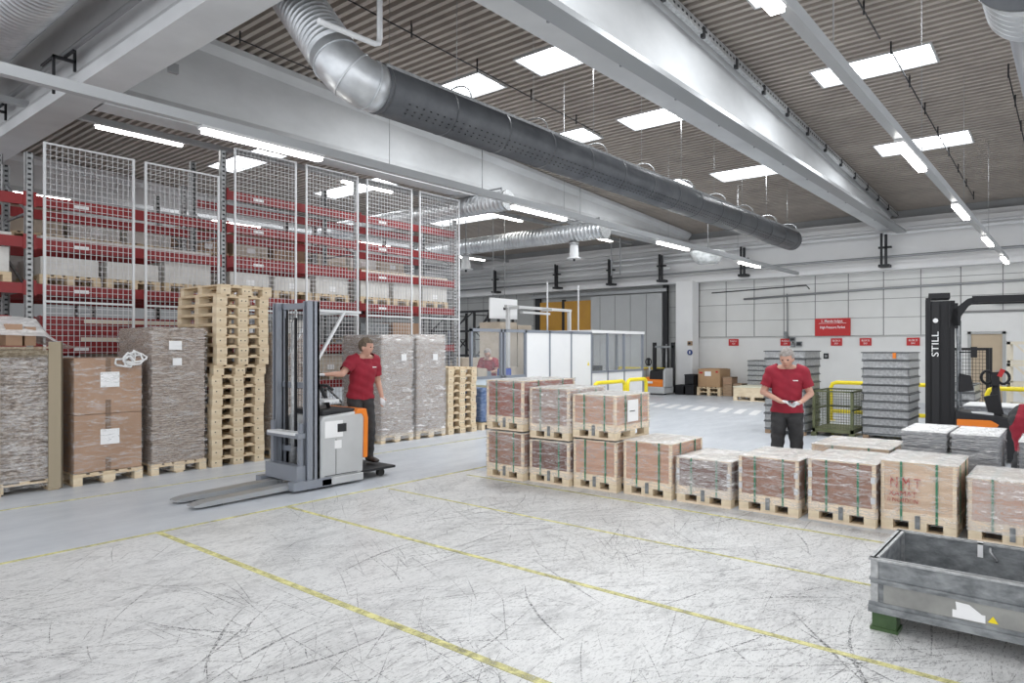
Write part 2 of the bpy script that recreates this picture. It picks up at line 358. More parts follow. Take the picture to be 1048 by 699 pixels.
# left section of back wall: grey panels, big grey sliding door, gold door
o = struct(MB().box(XW - .05, 11.4, 0, XW, 30, 4.1).build('wall_back', panelgrey))
g = MB()
for k in range(12): g.box(XW - .058, 18.6 + k * 1.0, 0, XW - .048, 18.63 + k * 1.0, 4.1)
for z in (2.06, 2.62, 3.2, 3.78): g.box(XW - .058, 11.5, z - .01, XW - .048, 12.1, z + .01); g.box(XW - .058, 18.6, z - .01, XW - .048, 30, z + .01)
struct(g.build('trim_13', joint))
o = struct(MB().box(XW - .28, 12.3, .02, XW - .2, 15.5, 3.75).build('door_3', mat('grey_door', (.47, .48, .485), .5, col2=(.43, .44, .445), scale=.8)))
g = MB()
for k in range(4): g.box(XW - .286, 12.95 + k * .7, .02, XW - .279, 12.97 + k * .7, 3.75)
g.build('panel_joints', joint, o)
MB().box(XW - .24, 12.1, 0, XW - .1, 12.28, 4.1).build('door_track_post', dark, o)
MB().box(XW - .3, 12.1, 3.8, XW - .12, 18.6, 3.92).build('track_rail', pipegrey, o)
o = struct(MB().box(XW - .16, 15.5, .02, XW - .1, 16.9, 3.62).box(XW - .16, 17.05, .02, XW - .1, 18.2, 3.62).build('door_4', gold))
MB().box(XW - .14, 16.9, 0, XW - .08, 17.05, 3.7).build('frame_post', dark, o)
MB().box(XW - .14, 18.2, 0, XW - .06, 18.5, 3.8).build('side_post', dark, o)
# edge beam and column
struct(MB().box(XW - .35, -7, 4.12, XW, 30, 5.62).box(XW - .5, -7, 4.05, XW, 30, 4.2).box(XW - .5, -7, 5.32, XW, 30, 5.45).build('trim_14', white))
struct(MB().box(XW - .15, -7, 5.45, XW, 30, 6.0).build('trim_15', beamgrey))
struct(MB().box(XW - .75, 10.85, 0, XW - .2, 11.5, 4.1).build('trim_16', white, bevel=.015))
struct(MB().box(-4, 30, 0, XW + .3, 30.2, 7.3).build('wall_left', mat('far_grey_wall', (.30, .30, .30), .7)))
# scuffs and scratches worn into the floor
def mat_scuff():
    m = D.materials.new('scuff_mark'); t, n, l, b = nodes(m); b.inputs['Base Color'].default_value = (.16, .16, .165, 1); b.inputs['Roughness'].default_value = .7
    tx = tex(n, l, 'Noise', 42, detail=6, rough=.85); r = ramp(n, [(.46, (.0,) * 3), (.58, (.9,) * 3)]); l.new(tx.outputs['Fac'], r.inputs[0]); l.new(r.outputs[0], b.inputs['Alpha']); return m
RS = random.Random(21); m = MB()
def scuff(x, y, a, L, w_, bend):
    n = max(2, int(L / .12)); pts = []; h = w_ / 2
    for k in range(n + 1):
        x += math.cos(a) * L / n * (k > 0); y += math.sin(a) * L / n * (k > 0); a += bend / n + RS.uniform(-.05, .05)
        q = h * (1 - .8 * abs(2 * k / n - 1)); pts += [(x - math.sin(a) * q, y + math.cos(a) * q, .0012), (x + math.sin(a) * q, y - math.cos(a) * q, .0012)]
    m.add(pts, [(2 * k, 2 * k + 1, 2 * k + 3, 2 * k + 2) for k in range(n)])
for c in range(120):
    cx, cy = RS.uniform(.8, 7.0), RS.uniform(-.8, 6.2); a0 = RS.choice([.1, .9, 2.4, 1.5, -.5]) + RS.uniform(-.3, .3); sp = RS.uniform(.2, .8)
    for k in range(RS.randint(10, 34)):
        x, y = cx + RS.gauss(0, sp), cy + RS.gauss(0, sp)
        if y < 6.2 and x < 6.7: scuff(x, y, a0 + RS.gauss(0, .16), RS.uniform(.08, .85), RS.uniform(.003, .009), RS.uniform(-.15, .15))
for k in range(900):
    x, y = RS.uniform(.6, 6.7), RS.uniform(-.8, 6.3); scuff(x, y, RS.uniform(0, 3.14), RS.uniform(.02, .07), RS.uniform(.002, .008), RS.uniform(-.3, .3))
for k in range(60):
    x, y = RS.uniform(1, 6), RS.uniform(0, 5.2); scuff(x, y, RS.choice([.2, 1.0, 2.3, -.4]) + RS.uniform(-.3, .3), RS.uniform(.6, 1.6), RS.uniform(.010, .026), RS.uniform(-.6, .6))
scuffs = m.build('scuff_marks', mat_scuff(), D.objects['floor']); scuffs['kind'] = 'stuff'
# painted floor lines
k = 17
for (x0, y0, x1, y1) in ((2.75, -3, 2.805, 6.5), (4.08, -3, 4.125, 6.5), (5.39, -3, 5.425, 6.4), (6.63, -1, 6.67, 6.3), (-4, 6.5, 12, 6.545), (-4, 8.62, 12.5, 8.655)):
    struct(MB().box(x0, y0, .0, x1, y1, .003).build('trim_%d' % k, linem)); k += 1
m = MB(); wl = mat('worn_white_line', (.76, .76, .76), .6)
for i in range(16):
    y = 5.2 + i * .42; xx = 16.95 + (y - 6) * .16
    m.add([(xx, y, .002), (xx + .02, y - .2, .002), (xx + 1.35, y + .12, .002), (xx + 1.33, y + .32, .002)], [(0, 1, 2, 3)])
struct(m.build('trim_%d' % k, wl)); k += 1
# ------------------------------------------------------------------ ducts, lamps and pipes
def ribbed(mb, a, b, r, pitch=.09, h=.008, n=28, mi=0):
    a = Vector(a); b = Vector(b); L = (b - a).length; k = max(2, int(L / pitch)); pts = []; rs = []
    for i in range(k):
        for f, rr in ((0, r), (.78, r), (.84, r + h), (.94, r + h)): pts.append(a.lerp(b, (i + f) / k)); rs.append(rr)
    pts.append(b); rs.append(r); mb.tube(pts, rs, n, mi)
# main dark textile/perforated duct
d = thing('ventilation_duct', 'long dark grey perforated round duct with a silver spiral elbow, hung under the roof', 'duct', (4.95, 6.1, 4.6))
m = MB(); m.tube([(0, 0, 0), (14.3, 0, 0)], .275, 32)
m.build('dark_duct_body', darkduct, d)
m = MB()
for i in range(15): m.tube([(.02 + i, 0, 0), (.06 + i, 0, 0)], .279, 32)
m.build('seam_ring', darkduct, d)
m = MB()
for i in range(int(13.6 / .11)):
    for a in (-1.05, -.8, -.62):
        m.cbox((.3 + i * .11, math.sin(a) * .2755, -.02 + math.cos(a) * -.2755 + .0), (.02, .01, .01))
m.build('air_hole', black, d)
tag(d.children[-1] if d.children else kids(d)[-1], kind='stuff')
m = MB(); m.box(0, -.20, .185, 14.25, -.155, .225); m.build('side_rail', galv, d)
m = MB(); m.tube([(0, .18, .23), (14.25, .18, .23)], .03, 8); m.build('top_tube', galv, d)
for i in range(9):
    x = 1.3 + i * 1.58
    m = MB(); pts = [(x, .27 * math.cos(t) * .95, .19 + .2 * math.sin(t)) for t in [PI * j / 10 for j in range(11)]]
    m.tube(pts, .011, 6); m.tube([(x, 0, .39), (x, 0, roofz(4.95 + x) - 4.6)], .005, 5)
    m.build('hanger', galv, d)
m = MB(); pts = []; v0 = Vector((1, 0, 0)); v1 = Vector((-.12, .58, .80)).normalized(); p = Vector((.02, 0, 0))
for i in range(6):
    dd = (v0 * -1).lerp(v1, i / 5).normalized(); p = p + dd * .11; pts.append(p.copy())
m.tube([(.02, 0, 0)] + pts, .272, 32)
for q, nx in zip(pts[::2], pts[1::2]):
    dd = (nx - q).normalized() * .02; m.tube([q - dd * .5, q + dd * .5], .283, 32)
m.build('elbow', spiral, d)
m = MB(); ribbed(m, pts[-1], pts[-1] + v1 * 2.0, .268, .062, .012, 30); m.build('spiral_pipe', spiral, d)
# small side ducts beyond the second girder, running along Y
for (X, Y, Z, r, lab) in ((11.92, 10.0, 5.02, .22, 'short spiral duct with a round end cap, the one nearer the red racking'), (15.4, 9.6, 4.78, .235, 'long spiral duct with a round end cap, the lower right of the pair')):
    d = thing('spiral_duct', lab, 'duct', (X, Y, Z), 0)
    m = MB(); ribbed(m, (0, .02, 0), (0, 7.5, 0), r, .12, .01, 24); m.build('spiral_pipe', spiral, d)
    m = MB(); m.tube([(0, -.01, 0), (0, .05, 0)], r + .012, 24); m.build('end_cap', galv, d)
    m = MB(); m.bar((0, .2, r + .08), (0, 2.0, r + .08), .03); m.bar((0, .2, r), (0, .2, r + .1), .03); m.build('bracket', pipegrey, d)
    for yy in (.8, 4.5):
        m = MB(); m.tube([(0, yy, r), (0, yy, roofz(X) - Z)], .01, 6); m.build('hanger', pipegrey, d)
# round duct at the top right, running along X
d = thing('insulated_duct', 'thick ribbed silver duct with a dark flange ring at the top right corner', 'duct', (7.0, .32, 5.0))
m = MB(); ribbed(m, (-1.0, 0, 0), (.22, 0, 0), .25, .09, .014, 30); m.build('inner_pipe', spiral, d)
m = MB(); m.tube([(.2, 0, 0), (.24, 0, 0)], .47, 36); m.build('flange', darkduct, d)
m = MB(); ribbed(m, (.24, 0, 0), (1.15, 0, 0), .40, .12, .02, 36); m.build('silencer', spiral, d)
m = MB(); m.tube([(1.15, 0, 0), (15, 0, 0)], .285, 30); m.build('dark_duct_body', mat('grey_duct', (.30, .31, .33), .4, .5), d)
m = MB(); m.box(1.15, .20, .17, 15, .24, .21); m.build('side_rail', galv, d)
for xx in (-.6, .7, 4, 8, 12):
    m = MB(); m.tube([(xx, 0, .2), (xx, 0, roofz(7 + xx) - 5.0)], .008, 6); m.build('hanger', galv, d)
# big spiral duct at the top left, running along Y
d = thing('spiral_duct', 'large spiral duct running behind the heavy cross beam in the top left corner', 'duct', (2.62, -1, 6.02))
m = MB(); ribbed(m, (0, 0, 0), (0, 16, 0), .42, .10, .012, 34); m.build('spiral_pipe', spiral, d)
m = MB()
for yy in (3, 8, 13): m.tube([(0, yy, .4), (0, yy, roofz(2.6) - 6.02)], .01, 6)
m.build('hanger', galv, d)
# lamp trunking lines along X
trackm = mat('track_grey', (.42, .43, .44), .45, .3)
def trunk(Y, Z, x0, x1, lamps, lab, labl, wire=(6, 10, 14, 18)):
    t = thing('lamp_trunking', lab, 'lighting track', (x0, Y, Z))
    m = MB(); m.box(0, -.045, 0, x1 - x0, .045, .10); m.build('rail', trackm, t)
    for xx in wire:
        if x0 < xx < x1: m = MB(); m.tube([(xx - x0, 0, .1), (xx - x0, 0, roofz(xx) - Z)], .004, 5); m.build('wire', pipegrey, t)
    for i, xl in enumerate(lamps):
        f = thing('fluorescent_lamp', labl % (['nearest', 'second', 'third', 'fourth', 'fifth', 'sixth'][i]), 'lamp', (xl, Y, Z), 0, None)
        MB().box(0, -.05, -.035, 1.5, .05, -.001).build('lamp_housing', lampbody, f)
        MB().box(.03, -.045, -.075, 1.47, .045, -.035).build('lamp_tube', lamp, f)
trunk(1.57, 4.0, 2.5, 22.6, (3.2, 8.6, 12.9, 17.1, 21.2), 'straight grey lamp track hung on wires at the right of the roof', '%s lit tube lamp on the right hand lamp track')
trunk(7.1, 4.02, -.5, 23.0, (3.45, 8.55, 13.5, 18.1), 'long grey lamp track passing above the racking and the white cabin', '%s lit tube lamp on the middle lamp track')
trunk(12.9, 5.5, 2.8, 22.5, (4.45, 9.5, 14.5, 19.6), 'lamp track above the red racking beyond the second girder', '%s lit tube lamp above the red racking')
trunk(18.9, 5.3, 2.8, 22.5, (4.5, 9.5, 14.5, 19.5), 'lamp track far behind the red racking', '%s lit tube lamp on the far lamp track')
trunk(-1.9 - .6, 4.0, 1, 22, (3.0, 7.2, 11.5, 15.8), 'lamp track outside the right edge', '%s lamp tube right of the view', ()) if False else None
# cable tray and rails beside girder 1
def pipe(name, pts, r, m_, label, cat='pipe', n=8, group=None):
    m = MB(); m.tube(pts, r, n); return tag(m.build(name, m_), label, cat, group)
m = MB(); m.box(3.95, 4.04, 5.10, XW - .8, 4.30, 5.112); m.box(3.95, 4.04, 5.112, XW - .8, 4.05, 5.17); m.box(3.95, 4.29, 5.112, XW - .8, 4.30, 5.17)
for i in range(13): m.box(4.4 + i * 1.5, 4.06, 5.17, 4.43 + i * 1.5, 4.42, 5.19)
tag(m.build('cable_tray', pipegrey), 'grey cable tray running under the big middle girder', 'cable tray')
m = MB(); m.tube([(3.95, 4.34, 5.228), (XW - .8, 4.34, 5.228)], .035, 8)
tag(m.build('support_pipe', pipew), 'pale pipe fixed beside the underside of the middle girder', 'pipe')
m = MB(); x0, x1 = 3.95, XW - .6
for (ya, yb, da, db) in ((4.30, 4.305, .26, .14), (4.30, 4.38, .265, .26)):
    m.add([(x0, ya, roofz(x0) - da), (x1, ya, roofz(x1) - da), (x1, yb, roofz(x1) - da), (x0, yb, roofz(x0) - da), (x0, ya, roofz(x0) - db), (x1, ya, roofz(x1) - db), (x1, yb, roofz(x1) - db), (x0, yb, roofz(x0) - db)],
          [(0, 3, 2, 1), (4, 5, 6, 7), (0, 1, 5, 4), (1, 2, 6, 5), (2, 3, 7, 6), (3, 0, 4, 7)])
for i in range(150):
    xx = 4.1 + i * .13; m.cbox((xx, 4.298, roofz(xx) - .2), (.05, .006, .03), 1)
for i in range(15):
    xx = 4.6 + i * 1.25; m.cbox((xx, 4.31, roofz(xx) - .24), (.07, .05, .16), 1)
tag(m.build('perforated_channel', [galv, dark]), 'perforated steel channel following the top edge of the middle girder', 'cable channel')
for i, (X0, Y, X1) in enumerate(((4.2, 8.0, 12.6), (4.2, 10.4, 9), (13.5, 5.6, 20), (6, 2.35, 11.5), (12, 2.3, 22.5), (16.5, 9.0, 22.5), (14, .95, 22.5))):
    m = MB(); za, zb = roofz(X0) - .14, roofz(X1) - .14
    m.tube([(X0, Y, za), (X1, Y, zb)], .011, 5)
    for k in range(int((X1 - X0) / 1.5) + 1):
        xx = X0 + k * 1.5; zz = roofz(xx) - .14; m.tube([(xx, Y, zz - .06), (xx, Y, zz + .2)], .014, 5)
    tag(m.build('ceiling_conduit', dark), ['thin conduit under the roof deck above the dark duct near the elbow', 'thin conduit under the roof deck left of the elbow', 'thin conduit crossing the roof deck right of the dark duct far down', 'thin dark conduit left of the right lamp track, near part', 'thin dark conduit beside the right lamp track, far part', 'thin conduit over the far end of the dark duct', 'thin dark conduit at the right edge of the roof'][i], 'conduit')
pipe('white_pipe', [(3.93, 5.7, 4.86), (4.0, 5.7, 4.86), (4.62, 5.7, 4.87), (4.68, 5.71, 4.9), (4.7, 5.72, 4.97), (4.7, 5.72, 6.8)], .03, pipew, 'white pipe bent upward in front of the silver spiral elbow')
pipe('steel_rod', [(4.45, 5.5, 5.25), (4.45, 5.5, 6.8)], .008, pipew, 'thin white rod beside the bent white pipe', 'rod')
pipe('gas_pipe', [(3.30, -2, 5.66), (3.30, 14, 5.66)], .035, pipegrey, 'grey pipe clamped along the side of the heavy cross beam')
for k, (Y, lab) in enumerate(((10.55, 'black steel bracket holding the grey pipe on the cross beam, right'), (13.7, 'black steel bracket holding the grey pipe on the cross beam, left'))):
    m = MB(); m.box(3.14, Y, 5.08, 3.17, Y + .04, 5.60); m.box(3.14, Y, 5.56, 3.42, Y + .04, 5.60); m.box(3.28, Y - .3, 5.60, 3.31, Y + .04, 5.63); m.box(3.14, Y, 5.56, 3.17, Y + .5, 5.59); m.box(3.39, Y, 5.45, 3.42, Y + .04, 5.78)
    tag(m.build('pipe_bracket', dark), lab, 'bracket')
# pipes along the back edge beam
pipe('heating_pipe', [(XW - .62, -7, 5.19), (XW - .62, 9.6, 5.12), (XW - .62, 24, 5.0)], .06, pipew, 'upper pale pipe running along the edge beam of the back wall', n=10)
pipe('heating_pipe', [(XW - .62, -7, 4.48), (XW - .62, 8, 4.42), (XW - .62, 24, 4.35)], .04, pipegrey, 'lower grey pipe running along the edge beam of the back wall')
pipe('heating_pipe', [(XW - .64, 9.7, 4.9), (XW - .64, 24, 4.83)], .05, pipew, 'short pale pipe on the left half of the edge beam')
pipe('heating_pipe', [(XW - .64, 11.8, 4.62), (XW - .64, 24, 4.58)], .045, pipew, 'white pipe between two others on the left half of the edge beam')
pipe('conduit_pipe', [(XW - .12, -3, 3.62), (XW - .12, 5, 3.52), (XW - .12, 9.2, 3.38)], .035, pipegrey, 'dark conduit running across the panelled back wall')
pipe('conduit_pipe', [(XW - .088, 7.0, 3.62), (XW - .088, 7.1, 3.75), (XW - .088, 10.4, 3.66)], .018, dark, 'thin bent conduit on the back wall next to the column')
pipe('drop_conduit', [(XW - .12, 7.72, 3.5), (XW - .12, 7.70, 2.0)], .022, pipegrey, 'thin conduit dropping to the switch boxes on the back wall')
for k, Y in enumerate((4.55, 8.9, 12.0, 14.2, 16.8, 20.2)):
    m = MB(); m.box(XW - .82, Y, 4.2, XW - .76, Y + .07, 5.1); m.box(XW - .76, Y + .14, 4.2, XW - .7, Y + .2, 5.15); m.box(XW - .84, Y - .06, 4.12, XW - .5, Y + .24, 4.2); m.box(XW - .82, Y - .12, 4.68, XW - .72, Y + .24, 4.74)
    tag(m.build('pipe_support', dark), 'dark steel pipe support on the edge beam ' + ['under the end of the middle girder', 'below the end of the dark duct', 'left of the white column', 'above the grey sliding door', 'above the gold door', 'at the far left beside the racking'][k], 'bracket')
for k, (Y, X) in enumerate(((11.9, 20), (12.25, 20), (14.8, 14.9), (15.15, 14.9), (19, 13.5), (19.4, 13.5))):
    pipe('hanging_rod', [(X, Y, 4.1), (X, Y, roofz(X))], .022, pipegrey, 'vertical steel rod hanging from the roof ' + ['near the column, right one', 'near the column, left one', 'behind the lower spiral duct, right one', 'behind the lower spiral duct, left one', 'by the racking end, right one', 'by the racking end, left one'][k], 'rod')
# fan heaters / diffusers
for (X, Y, Z, lab) in ((15.4, 10.6, 4.08, 'pale bell-shaped air diffuser hanging under the lower spiral duct'), (14.0, 13.3, 3.86, 'pale cylindrical air diffuser beside the end of the racking')):
    d = thing('air_diffuser', lab, 'air diffuser', (X, Y, Z))
    MB().tube([(0, 0, 0), (0, 0, .02), (0, 0, .04), (0, 0, .38)], [.2, .2, .13, .11], 16).build('housing', pipew, d)
    MB().tube([(0, 0, .38), (0, 0, .44)], .13, 16).build('collar', galv, d)
    if X < 15: MB().tube([(0, 0, .44), (0, 0, roofz(X) + .04 - Z)], .015, 8).build('stem', pipegrey, d)
    MB().tube([(0, 0, -.06), (0, 0, 0)], .03, 8).build('nozzle', dark, d)
d = thing('high_bay_lamp', 'glassy high bay lamp hanging left of the end of the dark duct', 'lamp', (19.5, 8.6, 4.18))
MB().tube([(0, 0, 0), (0, 0, .05), (0, 0, .3), (0, 0, .36)], [.30, .36, .52, .5], 20).build('glass_shade', mat('frosted_shade', (.78, .8, .8), .15, .2, col2=(.5, .52, .52), scale=9), d)
MB().tube([(0, 0, .36), (0, 0, roofz(19.5) - 4.18)], .012, 6).build('cord', pipegrey, d)
# ------------------------------------------------------------------ mesh fence and pallet racking
YF = 11.3
FP = [(.2886, .3934, 4.6), (.4094, .5138, 4.6), (.5401, .6455, 5.15), (.666, .7712, 5.15), (.7928, .9001, 5.15), (.9218, 1.0315, 5.15)]
for i, (r0, r1, zt) in enumerate(FP):
    x0, x1 = r0 * YF, r1 * YF; W_ = x1 - x0
    f = thing('mesh_fence_panel', ['lower white wire mesh panel at the left end of the racking', 'lower white wire mesh panel beside the tall pallet stack', 'tall white wire mesh panel third from the left', 'tall white wire mesh panel above the mast truck', 'tall white wire mesh panel behind the wrapped brown stacks', 'tall white wire mesh panel at the right end of the racking'][i], 'mesh fence', (x0, YF, 0))
    for xx in (0, W_):
        MB().box(xx - .016, -.016, .02, xx + .016, .016, zt).build('post', pipew, f)
    for za, zb in ((zt - .025, zt), (2.33, 2.36), (.1, .13)): MB().box(0, -.013, za, W_, .013, zb).build('cross_rail', pipew, f)
    m = MB(); n = 16; t = .0034
    for k in range(1, n): m.box(W_ * k / n - t, -t, .1, W_ * k / n + t, t, zt)
    zz = .18
    while zz < zt: m.box(0, -t - .004, zz - t, W_, t - .004, zz + t); zz += .08
    m.build('wire_mesh', mat('wire', (.62, .62, .63), .5), f)
# racking rows
UPX = [-2.6, .25, 3.12, 5.97, 8.82, 11.68]
LEV = [1.05, 1.75, 2.6, 3.25, 3.85, 4.42]
SHORT = 4.2
def rack(Y0, ups, lv, lab, top):
    r = thing('pallet_rack', lab, 'pallet rack', (0, Y0, 0))
    for i, x in enumerate(ups):
        for y in (0, 1.1):
            h = top[i % len(top)]
            m = MB(); m.box(x - .05, y - .035, 0, x - .042, y + .035, h); m.box(x + .042, y - .035, 0, x + .05, y + .035, h); m.box(x - .05, y - .035 if y == 0 else y + .028, 0, x + .05, y - .028 if y == 0 else y + .035, h)
            m.box(x - .08, y - .06, 0, x + .08, y + .06, .012)
            z = .3
            while z < h: m.box(x - .02, y - .038, z, x + .02, y - .034, z + .03, 1); z += .075
            m.build('upright', [galv, dark], r)
        m = MB(); z = .3
        while z < top[i % len(top)] - .7:
            m.bar((x, .03, z), (x, 1.07, z + .55), .03); m.bar((x, .03, z), (x, 1.07, z), .03); z += 1.1
        m.build('brace', galvd, r)
    for a, b in zip(ups[:-1], ups[1:]):
        for z in lv:
            if z > SHORT and a < 5: continue
            for y in (-.03, 1.13):
                m = MB(); m.box(a + .05, y - .02, z - .15, b - .05, y + .02, z); m.build('beam', red, r)
            for xx in (a + .045, b - .08): MB().box(xx, -.062, z - .17, xx + .035, -.05, z + .04).build('beam_hook', red, r)
            MB().box(a + .55, -.053, z - .11, a + .75, -.0505, z - .06).build('beam_label', wh, r)
    return r
rack(11.48, UPX, LEV, 'red and grey pallet rack directly behind the white mesh fence', (5.0, 4.6, 4.45, 5.1, 5.1, 4.7))
rack(12.95, UPX, [1.0, 1.7, 2.6, 3.4, 4.1], 'red and grey pallet rack standing back to back behind the front one', (4.7, 4.6, 4.7, 4.7))
rack(17.4, UPX, [1.2, 2.1, 3.0, 3.9], 'red and grey pallet rack across the aisle, farthest back', (4.6,))

# ------------------------------------------------------------------ pallets
def pallet(parent, L, W_, name='pallet', wd=wood, simple=False, dots=False, z=0, bx=.10):
    """euro-type pallet, long side L along local y, short side W_ along local x, corner at origin"""
    p = D.objects.new(name, None); COL.objects.link(p); p.parent = parent; p.location = (0, 0, z)
    m = MB()
    for k in range(5):
        w5 = .14 if k % 2 == 0 else .10; c = (w5 if False else .07) + (W_ - .14) * k / 4
        m.box(c - w5 / 2, 0, .122, c + w5 / 2, L, .144)
    for k in range(3): y = (L - .12) * k / 2; m.box(0, y, .1, W_, y + .12, .122)
    for k in range(3): c = bx / 2 + (W_ - bx) * k / 2; m.box(c - bx / 2, 0, 0, c + bx / 2, L, .022)
    if simple:
        for i in range(3):
            for j in range(3): m.cbox((.05 + (W_ - .1) * i / 2, .06 + (L - .12) * j / 2, .061), (.1, .12, .078))
        m.build('deck', wd, p); return p
    m.build('deck', wd, p)
    for i in range(3):
        for j in range(3):
            bw = .145 if i == 1 else .10
            m = MB(); m.cbox((bx / 2 + (W_ - bx) * i / 2, .06 + (L - .12) * j / 2, .061), (max(bw, bx), .12, .078))
            if dots and j == 0:
                cx = bx / 2 + (W_ - bx) * i / 2
                for dx in ((-.032, .032) if i == 1 else (-.02,)): m.cbox((cx + dx, -.001, .061), (.016, .004, .016), 1)
            m.build('block', [woodpale, dark], p)
    return p
def euro(name, label, x, y, z, rz=0, group=None, wd=wood):
    t = thing(name, label, 'pallet', (x, y, z), rz, group)
    m = MB()
    return t
def make_pallet(label, L=1.2, W_=.8, wd=wood, dots=True):
    t = thing('euro_pallet', label, 'pallet', (0, 0, 0))
    q = pallet(t, L, W_, 'p', wd, dots=dots, bx=.15)
    for c in kids(q): c.parent = t
    D.objects.remove(q); return freeze(t)
def place_all():
    pass
base = make_pallet('wooden pallet at the bottom of the tall stack beside the mast truck')
NUM = ['bottom', 'second', 'third', 'fourth', 'fifth', 'sixth', 'seventh', 'eighth', 'ninth', 'tenth', 'eleventh', 'twelfth', 'thirteenth', 'fourteenth', 'fifteenth', 'sixteenth', 'seventeenth', 'top']
for k in range(18):
    dx = R.uniform(-.008, .008) + (.06 if k > 9 else .03 if k == 9 else 0) + (.05 if k == 17 else 0); dy = R.uniform(-.006, .006) + (-.02 if k > 9 else 0)
    lab = 'bare wooden pallet in the tall stack beside the mast truck, ' + ('%s one' % NUM[k] if k in (0, 17) else '%s from the bottom' % NUM[k])
    if k == 0: base.location = (4.75, 9.43, 0); base['label'] = lab; base['group'] = 'pallets in the tall stack'
    else: dup(base, (4.75 + dx, 9.43 + dy, k * .1441), R.uniform(-.006, .006) + (.02 if k == 17 else 0), lab, 'pallets in the tall stack')
for k in range(9):
    dup(base, (9.43 + R.uniform(-.01, .01), 9.43 + R.uniform(-.01, .01), k * .1441), R.uniform(-.01, .01), 'bare wooden pallet in the short stack beside the blue load, ' + (['bottom one'] + ['%s from the bottom' % s for s in NUM[1:8]] + ['top one'])[k], 'pallets in the short stack')

# ------------------------------------------------------------------ goods along the left
def film_shell(parent, x0, y0, z0, x1, y1, z1, m_, name='stretch_film', amp=.008, top=True):
    """thin crumpled film around a block"""
    bm = bmesh.new(); bmesh.ops.create_cube(bm, size=1)
    for v in bm.verts: v.co = Vector(((x0 + x1) / 2 + v.co.x * (x1 - x0), (y0 + y1) / 2 + v.co.y * (y1 - y0), (z0 + z1) / 2 + v.co.z * (z1 - z0)))
    dl = [f for f in bm.faces if f.normal.z < -.5 or (not top and f.normal.z > .5)]
    bmesh.ops.delete(bm, geom=dl, context='FACES')
    bmesh.ops.subdivide_edges(bm, edges=bm.edges, cuts=9, use_grid_fill=True)
    for v in bm.verts:
        v.co += Vector((R.uniform(-amp, amp), R.uniform(-amp, amp), R.uniform(-amp, amp) * .5))
    me = D.meshes.new(name); bm.to_mesh(me); bm.free(); me.materials.append(m_)
    for p in me.polygons: p.use_smooth = True
    o = D.objects.new(name, me); COL.objects.link(o); o.parent = parent; return o
def sheet_stack(x, y, W_, L, h, m_, label, fm=film2, paper=None, layers=0, lean=0, wrap=True):
    t = thing('wrapped_sheet_stack', label, 'wrapped stack', (x, y, 0))
    pallet(t, L, W_, 'pallet')
    m = MB(); z = .144; n = layers or int((h - .144) / .035); dz = (h - .144) / n
    for k in range(n):
        a, b, c, d = [R.uniform(0, .013) for _ in range(4)]; m.box(.01 + a, .01 + b, z, W_ - .01 - c, L - .01 - d, z + dz * .86)
        m.box(.025, .025, z + dz * .86, W_ - .025, L - .025, z + dz); z += dz
    m.build('sheets', m_, t)
    if wrap: film_shell(t, -.006, -.006, .05, W_ + .006, L + .006, h + .006, fm)
    if paper:
        m = MB()
        for (px, pz, w2, h2) in paper: m.box(px, -.02, pz, px + w2, -.016, pz + h2)
        m.build('paper_label', wh, t)
    return t
# G1 leftmost tall mottled stack with corner boards and a bagged top
t = sheet_stack(1.62, 9.42, 1.25, 1.1, 1.62, sheets_m, 'tall mottled brown stack with cardboard corner boards and bagged top, leftmost', film, layers=34)
m = MB(); 
m = MB()
m.box(-.02, -.03, .02, .10, -.015, 1.62); m.build('corner_board', cardpale, t)
m = MB(); m.box(.55, -.03, .02, .66, -.015, 1.55); m.build('corner_board', cardpale, t)
m = MB(); m.box(1.13, -.035, .02, 1.27, -.02, 1.76); m.box(1.26, -.035, .02, 1.275, .12, 1.76); m.build('corner_board', mat('tan_board', (.36, .30, .21), .75), t)
m = MB(); m.box(-.01, -.02, 1.60, 1.24, 1.1, 1.66)
for k in range(9): m.box(R.uniform(-.02, .03), R.uniform(-.06, 0), 1.58 + k * .014, 1.12 + R.uniform(-.02, .02), 1.1, 1.59 + k * .014)
m.build('top_sheets', straw, t)
c = thing('cardboard_carton', 'tan carton under clear plastic on top of the leftmost brown stack', 'carton', (2.36, 9.5, 1.715))
MB().box(0, 0, 0, .16, .5, .25).box(.19, .02, 0, .3, .5, .22).build('box_body', card, c)
def bag(name, label, poly, y0, y1, parent=None):
    m = MB(); n = len(poly); rows = []
    for j in range(7):
        f = j / 6; s_ = .5 - .5 * math.cos(2 * PI * f); yy = y0 + (y1 - y0) * f
        rows.append([(px + R.uniform(-.012, .012), yy + R.uniform(-.012, .012), 1.71 + (pz - 1.71) * (.35 + .65 * min(1, s_ * 1.8)) + R.uniform(-.01, .01)) for px, pz in poly])
    vs = [p for r_ in rows for p in r_]; fs = [(j * n + i, j * n + i + 1, (j + 1) * n + i + 1, (j + 1) * n + i) for j in range(6) for i in range(n - 1)]
    m.add(vs, fs, 0, True); return tag(m.build(name, filmtop, parent), label, 'plastic bag')
bag('plastic_bag', 'clear plastic cover puffed up over the top of the leftmost brown stack', [(1.7, 1.72), (1.75, 2.0), (2.1, 2.07), (2.55, 2.06), (2.72, 2.03), (2.82, 1.9), (2.9, 1.8), (3.06, 1.68)], 9.42, 10.3)
